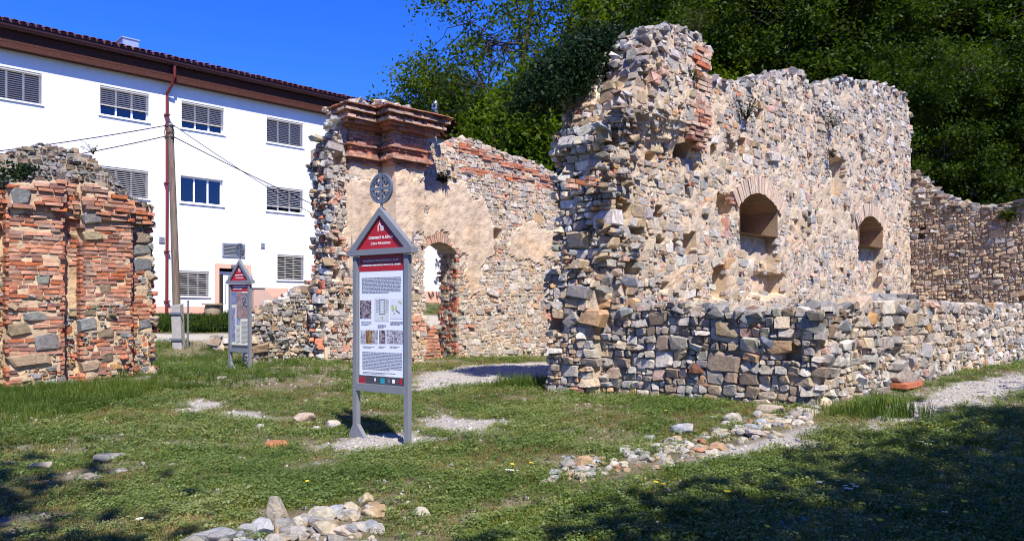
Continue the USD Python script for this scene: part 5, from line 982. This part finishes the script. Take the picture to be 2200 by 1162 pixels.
for px, py, w in ((640, 925, 14), (665, 930, 16), (695, 932, 15), (725, 932, 18), (740, 926, 14), (620, 935, 13), (510, 925, 18), (455, 938, 14), (530, 930, 12), (280, 1005, 18), (120, 1025, 20), (100, 1035, 14), (370, 1000, 22), (395, 998, 16), (480, 985, 14), (450, 1105, 22), (470, 1112, 20), (735, 945, 20), (855, 945, 20)):
    loose(px, py, w, np.array([c_cream, c_pale, c_grey][SR.integers(3)]), 'small stone half hidden in the grass left of the large sign', GRP, 0.5, 0.35)

emit_loose()
# ------------------------------------------------------------------ grass, clover, gravel
GR = np.random.default_rng(4)
def blade_tuft(n, h, spread, w, bend, seed):
    q = np.random.default_rng(seed); V, Fc = [], []
    for k in range(n):
        a, r = q.uniform(0, 6.283), spread*math.sqrt(q.uniform()); b = np.array([r*math.cos(a), r*math.sin(a), -0.01]); th = q.uniform(0, 6.283); dr = np.array([math.cos(th), math.sin(th), 0]); sd = np.array([-dr[1], dr[0], 0]); L = h*q.uniform(0.5, 1.1); bd = bend*q.uniform(0.3, 1.3); ww = w*q.uniform(0.7, 1.2)/2
        m = b+[0, 0, L*0.55]+dr*L*bd*0.3; e = b+[0, 0, L*(1-0.35*bd)]+dr*L*bd; i = len(V)
        V += [b-sd*ww, b+sd*ww, m-sd*ww*0.85, m+sd*ww*0.85, e]; Fc += [[i, i+1, i+3], [i, i+3, i+2], [i+2, i+3, i+4]]
    return np.array(V), np.array(Fc)
def leaf_tuft(n, h, spread, size, seed):
    q = np.random.default_rng(seed); V, Fc = [], []
    for k in range(n):
        a, r = q.uniform(0, 6.283), spread*math.sqrt(q.uniform()); c = np.array([r*math.cos(a), r*math.sin(a), h*q.uniform(0.15, 1.0)]); u = q.normal(size=3); u[2] *= 0.35; u /= np.linalg.norm(u); w = np.cross(u, [q.normal()*0.4, q.normal()*0.4, 1]); w /= np.linalg.norm(w); s = size*q.uniform(0.6, 1.2); i = len(V)
        V += [c-u*s, c+w*s*0.6, c+u*s, c-w*s*0.6]; Fc += [[i, i+1, i+2], [i, i+2, i+3]]
    return np.array(V), np.array(Fc)
def instancer(name, protos, pos, idx, scl, mats, label, cat):
    path = numbered('/World', name); pi = UsdGeom.PointInstancer.Define(stage, path); n = len(pos); a = GR.uniform(0, 2*np.pi, n)
    pp = [part(path, 'tuft', m, mt) for m, mt in zip(protos, mats)]
    for p in pp: pi.CreatePrototypesRel().AddTarget(p)
    pi.CreatePositionsAttr(Vt.Vec3fArray.FromNumpy(pos.astype(np.float32))); pi.CreateProtoIndicesAttr(Vt.IntArray.FromNumpy(np.asarray(idx, np.int32)))
    pi.CreateScalesAttr(Vt.Vec3fArray.FromNumpy(np.ascontiguousarray(np.broadcast_to(np.asarray(scl, float)[:, None] if np.ndim(scl) == 1 else scl, (n, 3)), np.float32)))
    pi.CreateOrientationsAttr(Vt.QuathArray([Gf.Quath(float(math.cos(x/2)), 0.0, 0.0, float(math.sin(x/2))) for x in a]))
    setdata(pi.GetPrim(), label, cat, None, 'stuff'); return path
def scatter(n, y0, y1, wide=0.86, px=None):
    y = np.sqrt(GR.uniform(y0*y0, y1*y1, n)); x = GR.uniform(-wide, wide, n)*y; return x, y
FOOT = []
for frm, o, th in ((LEFT, OUT, 0.85), (FAC, FOUT, 0.8), (RBF, RO, 0.7), (TALL, TOUT, 1.2), (LOW, None, 0.75), (SIDE, None, 0.75), (FARW, FO, 0.8)):
    a, b = (o.bounds[0], o.bounds[2]) if o is not None else ((0, LOW.s_at(1762)) if frm is LOW else (0, SIDE.s_at(2300)))
    FOOT.append(sg.Polygon([frm.W(np.array([s, t, 0]))[:2] for s, t in ((a, 0.12), (b, 0.12), (b, -th), (a, -th))]))
FOOTP = ops.unary_union(FOOT); BOLD = sg.Polygon([BLD.W(np.array([s, t, 0]))[:2] for s, t in ((b0, 0.1), (b1, 0.1), (b1, -12), (b0, -12))])
BLOCK = FOOTP.union(BOLD)
def lush(x, y):
    """0 to 1: where the photograph shows longer, greener grass."""
    p = np.stack([x, y, 0*x], -1); n = meshkit.fbm(p*0.8, 3, 91); px, py = CX+F*x/y, HY+F*EYE/y
    l = np.zeros_like(x); pts = shapely.points(x, y)
    l = np.maximum(l, np.clip(1-shapely.distance(FOOTP, pts)/0.5, 0, 1)*np.where(px < 760, 0.8, 0.16))
    zl = sg.Polygon([gpt(*q)[:2] for q in ((-60, 845), (330, 815), (340, 745), (480, 745), (660, 790), (760, 800), (640, 815), (330, 845), (120, 905), (-60, 935))]); ins = shapely.contains_xy(zl, x, y); l = np.maximum(l, np.where(ins, 0.9, 0))
    return np.clip(l*(0.55+0.9*n), 0, 1)
def near_lawn(x, y):
    zl = sg.Polygon([gpt(*q)[:2] for q in ((960, 1200), (1020, 1110), (1260, 1065), (1560, 985), (1760, 935), (1900, 925), (2260, 860), (2300, 1200))]); return shapely.contains_xy(zl, x, y)
RUB = ops.unary_union([sg.Polygon([gpt(*k)[:2] for k in g]).buffer(0) for g in (DIRT[3], [(1165, 1035), (1160, 1005), (1290, 985), (1300, 1015)], [(340, 1190), (560, 1128), (640, 1095), (800, 1070), (830, 1110), (760, 1200)])])
POS, IDX, SCL = [], [], []
for n, y0, y1, sc in ((38000, 4.2, 8.0, 0.85), (38000, 8.0, 13.5, 1.1), (29000, 13.5, 25.0, 1.5), (5000, 25.0, 38.0, 2.2)):
    x, y = scatter(n, y0, y1); gmk, dmk = masks(x, y); L = lush(x, y); NL = near_lawn(x, y); p = np.stack([x, y, 0*x], -1); nz = meshkit.fbm(p*1.1, 3, 93)
    keep = ~(shapely.contains_xy(RUB, x, y) & (GR.uniform(size=n) < 0.78)) & (GR.uniform(size=n) > gmk*1.15) & (GR.uniform(size=n) > dmk*0.85) & ~shapely.contains_xy(BLOCK, x, y); x, y, L, NL, nz, dmk = x[keep], y[keep], L[keep], NL[keep], nz[keep], dmk[keep]; u = GR.uniform(size=len(x))
    idx = np.where(NL, np.where(u < 0.70, GR.integers(0, 2, len(x)), GR.integers(3, 5, len(x))), np.where(u < 0.30+0.5*(nz-0.4), GR.integers(0, 2, len(x)), np.where(u < 0.84, GR.integers(3, 5, len(x)), 2)))
    dryp = np.clip((meshkit.fbm(p[keep]*0.75+31, 3, 95)-0.47)*4.5, 0, 0.65)*~NL; idx = np.where(GR.uniform(size=len(x)) < dryp, 2, idx)
    tallp = GR.uniform(size=len(x)) < L*0.55; idx = np.where(tallp, GR.integers(5, 7, len(x)), idx)
    s = sc*np.where(NL, 1.05, 0.62+0.5*nz)*GR.uniform(0.7, 1.3, len(x)); s = np.where(tallp, GR.uniform(0.4, 0.85, len(x)), s)
    POS.append(np.c_[x, y, ground(x, y)]); IDX.append(idx); SCL.append(s)
x = GR.normal(0, 0.3, 80); g = gpt(1845, 895); g2 = gpt(1920, 890)
u = GR.uniform(size=80); xx = g[0]+(g2[0]-g[0])*u+x; yy = g[1]+(g2[1]-g[1])*u+GR.normal(0, 0.3, 80); POS.append(np.c_[xx, yy, ground(xx, yy)]); IDX.append(GR.integers(5, 7, 80)); SCL.append(GR.uniform(0.45, 1.35, 80))
g = gpt(1130, 832); xx = g[0]+GR.normal(0, 0.35, 130); yy = g[1]+GR.normal(0, 0.25, 130); POS.append(np.c_[xx, yy, ground(xx, yy)]); IDX.append(GR.integers(5, 7, 130)); SCL.append(GR.uniform(0.6, 1.4, 130))
POS, IDX, SCL = np.vstack(POS), np.concatenate(IDX), np.concatenate(SCL)
protos = [blade_tuft(15, 0.075, 0.055, 0.0055, 0.55, 1), blade_tuft(13, 0.095, 0.06, 0.0055, 0.75, 2), blade_tuft(14, 0.06, 0.06, 0.005, 0.8, 3), leaf_tuft(24, 0.06, 0.075, 0.014, 4), leaf_tuft(20, 0.08, 0.07, 0.017, 5), blade_tuft(14, 0.30, 0.09, 0.010, 0.55, 6), blade_tuft(16, 0.24, 0.09, 0.010, 0.7, 7)]
pm = [GRASS, GRASS, GRASS_DRY, CLOVER, CLOVER, GRASS_LUSH, GRASS_LUSH]
for nm, sel, lab, ct in (('lawn_grass', (0, 1, 2), 'short green and dry grass covering the lawn', 'grass'), ('clover', (3, 4), 'small leaved clover and weeds among the lawn grass', 'ground cover'), ('tall_grass', (5, 6), 'long bright green grass around the foot of the ruins', 'tall grass')):
    m = np.isin(IDX, sel); remap = {k: i for i, k in enumerate(sel)}
    instancer(nm, [protos[k] for k in sel], POS[m], [remap[k] for k in IDX[m]], SCL[m], [pm[k] for k in sel], lab, ct)
# low green bank between road and building
n = 5200; px = GR.uniform(300, 720, n); q = GR.uniform(0.15, 3.1, n); P = np.array([BLD.W(np.array([BLD.s_at(a, b), b, 0]))[:2] for a, b in zip(px, q)])
instancer('bank_cover', [leaf_tuft(30, 0.20, 0.20, 0.035, 8), blade_tuft(14, 0.30, 0.15, 0.014, 0.6, 9)], np.c_[P, ground(P[:, 0], P[:, 1])], GR.integers(0, 2, n), GR.uniform(0.6, 1.3, n), [LEAF_C, GRASS_LUSH], 'dark green ground cover on the bank below the white building', 'ground cover')
# gravel pebbles
x, y = scatter(60000, 5, 22); gk, dk = masks(x, y); keep = (GR.uniform(size=len(x)) < np.maximum(gk*0.55, dk*0.10)) & ~shapely.contains_xy(BLOCK, x, y); x, y = x[keep], y[keep]
pebm = tinted('pebbles', 12, 40, 0.4, 0.7, 1.3)
path = numbered('/World', 'gravel'); 
def pebble(k, c): v, f = rock(0.02, np.random.default_rng(k), 0.65); return v, f, c
pi = [pebble(k, c) for k, c in enumerate(((0.42, 0.40, 0.37), (0.30, 0.29, 0.28), (0.46, 0.41, 0.35), (0.24, 0.23, 0.23)))]
inst = UsdGeom.PointInstancer.Define(stage, path); nn = len(x)
for v, f, c in pi: inst.CreatePrototypesRel().AddTarget(part(path, 'pebble', (v, f), pebm, tint=np.array(c)))
inst.CreatePositionsAttr(Vt.Vec3fArray.FromNumpy(np.c_[x, y, ground(x, y)+0.004].astype(np.float32))); inst.CreateProtoIndicesAttr(Vt.IntArray.FromNumpy(GR.integers(0, 4, nn).astype(np.int32))); inst.CreateScalesAttr(Vt.Vec3fArray.FromNumpy(np.repeat(GR.uniform(0.5, 1.5, (nn, 1)), 3, 1).astype(np.float32)))
setdata(inst.GetPrim(), 'pale gravel pebbles on the paths and bare patches', 'gravel', None, 'stuff')

# ------------------------------------------------------------------ flowers
def dandelion():
    t = thing('dandelion', 'x', 'flower'); v, f = fine_rock((0.019, 0.019, 0.008), 3, 1.0, 1); part(t, 'flower_head', (v+[0, 0, 0.075], f), YELLOW); part(t, 'stem', tube([(0, 0, -0.02), (0.004, 0, 0.07)], 0.003, 5), GRASS_LUSH); return t
def daisy():
    t = thing('daisy', 'x', 'flower'); ps = []
    for k in range(12):
        a = k*2*math.pi/12; c, s = math.cos(a), math.sin(a); v = np.array([(0.004, -0.003, 0), (0.018, -0.005, 0.002), (0.021, 0, 0.002), (0.018, 0.005, 0.002), (0.004, 0.003, 0)]); v = np.c_[v[:, 0]*c-v[:, 1]*s, v[:, 0]*s+v[:, 1]*c, v[:, 2]+0.07]; ps.append((v, np.array([[0, 1, 2], [0, 2, 3], [0, 3, 4]])))
    part(t, 'petals', cat_meshes(ps), PETAL); v, f = fine_rock((0.007, 0.007, 0.004), 4, 1.0, 1); part(t, 'flower_centre', (v+[0, 0, 0.073], f), YELLOW); part(t, 'stem', tube([(0, 0, -0.02), (0, 0, 0.068)], 0.0025, 5), GRASS_LUSH); return t
DA = [(1838, 1026), (1860, 1028), (1890, 1140), (1870, 1136), (1985, 1118), (1928, 1112), (2080, 1020), (1650, 1155), (1560, 1093), (1562, 1080), (1672, 1088), (1410, 1058), (1101, 1018), (1140, 1008), (1250, 858), (2110, 920), (1995, 928), (2072, 1102), (2075, 1120), (1430, 894), (660, 1052), (1425, 1063)]
DS = [(1816, 1060), (1820, 1068), (1832, 1058), (1838, 1068), (1826, 1072), (1800, 1048), (1760, 1057), (1980, 966), (1990, 966), (2000, 967), (2003, 964), (1090, 1026), (1100, 1028), (1114, 1025), (2030, 1120), (300, 1140)]
for mk, pts, nm, lb, gp in ((dandelion, DA, 'dandelion', 'yellow dandelion flower in the grass', 'yellow dandelions in the lawn'), (daisy, DS, 'daisy', 'white daisy flower in the grass', 'white daisies in the lawn')):
    src = None
    for k, (px, py) in enumerate(pts):
        g = gpt(px, py); sc = GR.uniform(0.9, 1.35)
        if src is None:
            src = mk(); pr = stage.GetPrimAtPath(src); xf = UsdGeom.Xformable(pr); xf.AddTranslateOp().Set(Gf.Vec3d(*map(float, g))); setdata(pr, lb, 'flower', gp)
        else: copy_of(src, nm, lb, 'flower', gp, g, GR.uniform(0, 6), sc)

# ------------------------------------------------------------------ trees
def tree(name, label, group, loc, H, Rc, seed, leafm, n_clump, per, lsize, base=0.28, sparse=False, csz=0.6, shape=1.0):
    q = np.random.default_rng(seed); t = thing(name, label, 'tree', group, loc); tw = []
    lean = q.normal(0, 0.04, 2); trunk = np.array([[lean[0]*z+0.12*math.sin(z*0.7+seed), lean[1]*z+0.12*math.cos(z*0.6+seed), z] for z in np.linspace(-0.6, H*0.80, 14)]); r0 = 0.018*H+0.03
    tw.append(tube(trunk, np.linspace(r0, 0.04, 14), 8)); C = []
    while len(C) < n_clump:
        u = q.uniform(-1, 1, 3); d = np.linalg.norm(u)
        if d > 1 or d < 0.25 or q.random() > d**1.3+0.1: continue
        z = u[2]; wz = 1.0 if z > 0 else 1.0; w = shape if z > -0.2 else 1.0
        C.append(np.array([u[0]*Rc, u[1]*Rc, H*(base+(1-base)*(0.5+0.5*z))]))
    C = np.array(C); lim = []
    nl = max(7, n_clump//28); li = q.choice(len(C), nl, replace=False)
    for i in li:                      # limbs from the trunk to outlying points, others branch from them
        e = C[i]; zb_ = np.clip(e[2]-np.hypot(e[0], e[1])*q.uniform(0.5, 1.1), H*0.15, H*0.72); b = np.array([np.interp(zb_, trunk[:, 2], trunk[:, 0]), np.interp(zb_, trunk[:, 2], trunk[:, 1]), zb_]); u = np.linspace(0, 1, 9)[:, None]
        m = (b+e)/2+[0, 0, -0.08*np.linalg.norm(e-b)]+q.normal(0, 0.3, 3); p = b*(1-u)**2+2*m*u*(1-u)+e*u**2; p[1:-1] += q.normal(0, 0.08, (7, 3)); r = np.interp(zb_, trunk[:, 2], np.linspace(r0, 0.04, 14)); tw.append(tube(p, np.linspace(r*0.55, 0.018, 9), 6, False)); lim.append(p)
    lp = np.vstack([p[2:] for p in lim]); kd = cKDTree(lp)
    for i, e in enumerate(C):
        if i in li: continue
        _, k = kd.query(e); b = lp[k]; u = np.linspace(0, 1, 4)[:, None]; p = b+(e-b)*u; p[1:-1] += q.normal(0, 0.10*np.linalg.norm(e-b)+0.02, (2, 3)); tw.append(tube(p, np.linspace(0.035, 0.010, 4), 4, False))
    part(t, 'trunk', cat_meshes(tw), BARK)
    n = n_clump*per; c = np.repeat(C, per, 0); sz = np.repeat(q.uniform(0.55, 1.3, n_clump), per)*csz
    c = c+q.normal(0, 1, (n, 3))*sz[:, None]*[1, 1, 0.82]; nm = q.normal(0, 1, (n, 3))+[0, 0, 0.9]; nm /= np.linalg.norm(nm, axis=1, keepdims=True); a = np.cross(nm, q.normal(0, 1, (n, 3))); a /= np.linalg.norm(a, axis=1, keepdims=True); b = np.cross(nm, a); s = lsize*q.uniform(0.6, 1.25, (n, 1))
    V = np.stack([c-a*s, c+b*s*0.5-a*s*0.1, c+a*s, c-b*s*0.5-a*s*0.1], 1).reshape(-1, 3); i = np.arange(n)[:, None]*4
    part(t, 'crown', (V, np.c_[i, i+1, i+2, i+3]), leafm); return t
def tp(px, Y, dz=0.0): x = (px-CX)/F*Y; return [x, Y, float(ground(x, Y))-0.1+dz]
def height(px, py, Y): return EYE+(HY-py)/F*Y-tp(px, Y)[2]
ta1 = tree('bushy_tree', 'bright bushy tree standing farthest left, against the sky beside the metal flue', None, tp(905, 47), height(905, 128, 47), 3.6, 1, LEAF_A, 320, 95, 0.14, 0.12, csz=0.50)
tb1 = tree('dense_tree', 'x', None, tp(1340, 44), 20.0, 4.6, 2, LEAF_B, 400, 105, 0.14, 0.12, csz=0.62)
tc1 = tree('open_tree', 'tall open tree with dark bare limbs and thin fresh leaves against the sky', None, tp(1085, 40), 23.0, 5.6, 3, LEAF_A, 280, 60, 0.13, 0.32, True, 0.42)
td1 = tree('mid_tree', 'x', None, tp(1010, 43), 12.5, 3.4, 4, LEAF_A, 380, 90, 0.14, 0.08, csz=0.5)
te1 = tree('forest_tree', 'x', None, tp(1700, 46), 24.0, 5.4, 5, LEAF_B, 330, 155, 0.145, 0.10, csz=0.52)
def relabel(p, l, g=None): setdata(stage.GetPrimAtPath(p), l, None, g)
relabel(tb1, 'dense dark tree rising behind the left end of the tall wall'); relabel(td1, 'mid height leafy tree filling the gap behind the church front'); relabel(te1, 'dark forest tree behind the tall wall', 'dark forest trees behind the tall wall')
TRS = [(ta1, 'bushy_tree', 'bushy tree close behind the left part of the church front crown', 958, 51, 3.9, 0.95, None), (td1, 'mid_tree', 'round leafy tree in the back row behind the church front crown', 1040, 52, 2.0, 1.1, None),
    (ta1, 'bushy_tree', 'bushy tree between the leftmost tree and the tall open tree', 975, 49, 0.5, 0.98, None), (ta1, 'bushy_tree', 'low bushy tree at the very left end of the tree row', 872, 55, 2.2, 0.86, None),
    (td1, 'mid_tree', 'leafy tree between the two bushy trees and the tall open tree', 1045, 46, 5.0, 1.12, None), (td1, 'mid_tree', 'leafy tree behind the trunk of the tall open tree', 1125, 48, 0.3, 1.10, None),
    (td1, 'mid_tree', 'leafy tree directly behind the sloping crown of the church front', 1090, 38, 1.0, 0.90, None), (td1, 'mid_tree', 'leafy tree right behind the ragged left end of the tall wall', 1175, 35, 2.5, 0.98, None),
    (tc1, 'open_tree', 'open tree with dark limbs rising over the middle of the tall wall', 1455, 47, 1.9, 0.92, None), (tb1, 'dense_tree', 'dense tree behind the tall open tree', 1185, 54, 3.1, 0.72, None), (tb1, 'dense_tree', 'dense tree over the peak of the tall wall', 1375, 52, 0.8, 0.93, None), (td1, 'mid_tree', 'leafy tree low behind the dip right of the wall peak', 1530, 44, 4.0, 1.0, None)]
for src, nm, lb, px, Y, rz, sc, gp in TRS: copy_of(src, nm, lb, 'tree', gp, tp(px, Y), rz, sc)
fr_ = np.random.default_rng(12)
for k, (px, Y, sc) in enumerate([(1610, 50, 0.85), (1800, 45, 0.95), (1900, 50, 1.0), (2000, 43, 0.95), (2110, 47, 1.0), (2220, 42, 0.95), (2330, 46, 1.0), (1560, 60, 0.95), (1760, 60, 1.05), (1950, 62, 1.05), (2150, 60, 1.1), (2300, 60, 1.0), (1480, 62, 0.9), (2050, 37, 0.6), (2180, 36, 0.62), (1930, 38, 0.6), (2280, 36, 0.7)]):
    copy_of(te1, 'forest_tree', 'dark forest tree behind the tall wall', 'tree', 'dark forest trees behind the tall wall', tp(px, Y), fr_.uniform(0, 6.28), sc*fr_.uniform(0.95, 1.05))
# trees behind the camera whose shade lies on the lawn at the lower right
sh = tree('shade_tree', 'shade tree just behind the camera on the right', None, (5.0, -2.7, float(ground(5.0, -2.7))-0.1), 11.0, 3.1, 8, LEAF_B, 230, 62, 0.16, 0.16, csz=0.50)
for k, (x, y, lb) in enumerate(((7.7, -0.5, 'shade tree to the right of the camera, second of four'), (10.5, 2.0, 'shade tree to the right of the camera, third of four'), (13.5, 4.8, 'shade tree to the right of the camera, farthest of four'))):
    copy_of(sh, 'shade_tree', lb, 'tree', None, (x, y, float(ground(x, y))-0.1), k*1.7+0.6, 1.0)

copy_of(sh, 'shade_tree', 'shade tree behind the camera on the left', 'tree', None, (-4.1, -3.5, float(ground(-4.1, -3.5))-0.1), 2.2, 1.3)
# ------------------------------------------------------------------ plants on the walls
def foliage(name, label, cat, pts, n, size, mat, spread, seed, stem=None):
    q = np.random.default_rng(seed); t = thing(name, label, cat); pts = np.asarray(pts, float); c = pts[q.integers(0, len(pts), n)]+q.normal(0, 1, (n, 3))*spread
    nm = q.normal(0, 1, (n, 3))+[0, -0.4, 0.5]; nm /= np.linalg.norm(nm, axis=1, keepdims=True); a = np.cross(nm, q.normal(0, 1, (n, 3))); a /= np.linalg.norm(a, axis=1, keepdims=True); b = np.cross(nm, a); s = size*q.uniform(0.6, 1.3, (n, 1))
    V = np.stack([c-a*s, c+b*s*0.55, c+a*s, c-b*s*0.55], 1).reshape(-1, 3); i = np.arange(n)[:, None]*4; part(t, 'leaves', (V, np.c_[i, i+1, i+2, i+3]), mat)
    if stem: part(t, 'stems', cat_meshes([tube(p, np.linspace(0.012, 0.004, len(p)), 4) for p in stem]), BARK)
    return t
def region(fr, pts, n, t0, t1, seed):
    q = np.random.default_rng(seed); pg = sg.Polygon(fr.poly(pts)); x0, z0, x1, z1 = pg.bounds; o = []
    while len(o) < n:
        x, z = q.uniform(x0, x1), q.uniform(z0, z1)
        if pg.contains(sg.Point(x, z)): o.append([x, q.uniform(t0, t1), z])
    return fr.W(np.array(o))
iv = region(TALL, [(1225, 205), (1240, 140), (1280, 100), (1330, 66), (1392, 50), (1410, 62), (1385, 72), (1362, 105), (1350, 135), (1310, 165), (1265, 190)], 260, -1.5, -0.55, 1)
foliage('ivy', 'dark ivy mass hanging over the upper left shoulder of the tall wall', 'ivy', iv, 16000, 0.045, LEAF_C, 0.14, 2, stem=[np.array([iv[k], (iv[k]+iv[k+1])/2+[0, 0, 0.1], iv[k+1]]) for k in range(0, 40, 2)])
foliage('ivy', 'ivy clump growing on the left brick ruin under its rubble cap', 'ivy', region(LEFT, [(-20, 370), (10, 352), (45, 350), (82, 362), (80, 385), (40, 392), (15, 400), (-20, 410)], 40, 0.05, 0.2, 3), 420, 0.04, LEAF_C, 0.05, 4)
def sprig(fr, px, py, t, h, n, label, seed, leaf=0.05, mat=LEAF_A, name='wall_plant', long=False):
    q = np.random.default_rng(seed); s, z = fr.at(px, py, t); b = fr.W(np.array([s, t, z])); th = thing(name, label, 'plant', loc=b); st, V, Fc = [], [], []
    for k in range(n):
        a = q.uniform(0, 6.28); e = np.array([math.cos(a)*h*q.uniform(0.2, 0.7), math.sin(a)*h*0.35-0.1*h, h*q.uniform(0.4, 1.0)]); u = np.linspace(0, 1, 4)[:, None]; p = e*u+np.array([0, 0, 0.15*h])*u*(1-u); st.append(tube(p, np.linspace(0.007, 0.003, 4), 4))
        for w in np.linspace(0.3, 1, 7):
            c = e*w+np.array([0, 0, 0.15*h])*w*(1-w); d = q.normal(0, 1, 3); d[2] = abs(d[2])*0.4-0.2; d /= np.linalg.norm(d); sd = np.cross(d, [0, 0, 1]); sd /= np.linalg.norm(sd)+1e-9; L = leaf*q.uniform(0.7, 1.3)*(2 if long else 1); i = len(V); ww = leaf*(0.30 if long else 0.5)
            V += [c, c+d*L*0.5+sd*ww, c+d*L-[0, 0, L*0.2], c+d*L*0.5-sd*ww]; Fc += [[i, i+1, i+2, i+3]]
    part(th, 'stems', cat_meshes(st), BARK); part(th, 'leaves', (np.array(V), np.array(Fc)), mat)
sprig(LEFT, 201, 332, -0.2, 0.30, 6, 'little sapling on top of the left brick ruin', 1, 0.05); sprig(FAC, 952, 395, 0.1, 0.35, 16, 'dark hanging fern like plant on the church front right of the emblem', 2, 0.09, LEAF_C, long=True)
sprig(TALL, 1603, 258, 0.15, 0.5, 26, 'grey green weed tuft high on the middle of the tall wall', 3, 0.05, LEAF_C); sprig(TALL, 1790, 275, 0.25, 0.5, 16, 'weed growing down the groove in the tall wall', 4, 0.06, LEAF_C); sprig(TALL, 1487, 180, 0.3, 0.35, 12, 'small green plant beside the brick edge of the wall peak', 5, 0.05)
sprig(TALL, 1790, 340, 0.25, 0.35, 10, 'small weed lower in the groove of the tall wall', 8, 0.05, LEAF_C); sprig(FARW, 2165, 478, 0.05, 0.6, 18, 'broad leaved plant on the brown cross wall', 6, 0.11, LEAF_A, long=True); sprig(TALL, 1492, 80, -0.2, 0.7, 20, 'green shrub shoot at the right of the wall peak', 7, 0.06, LEAF_B)
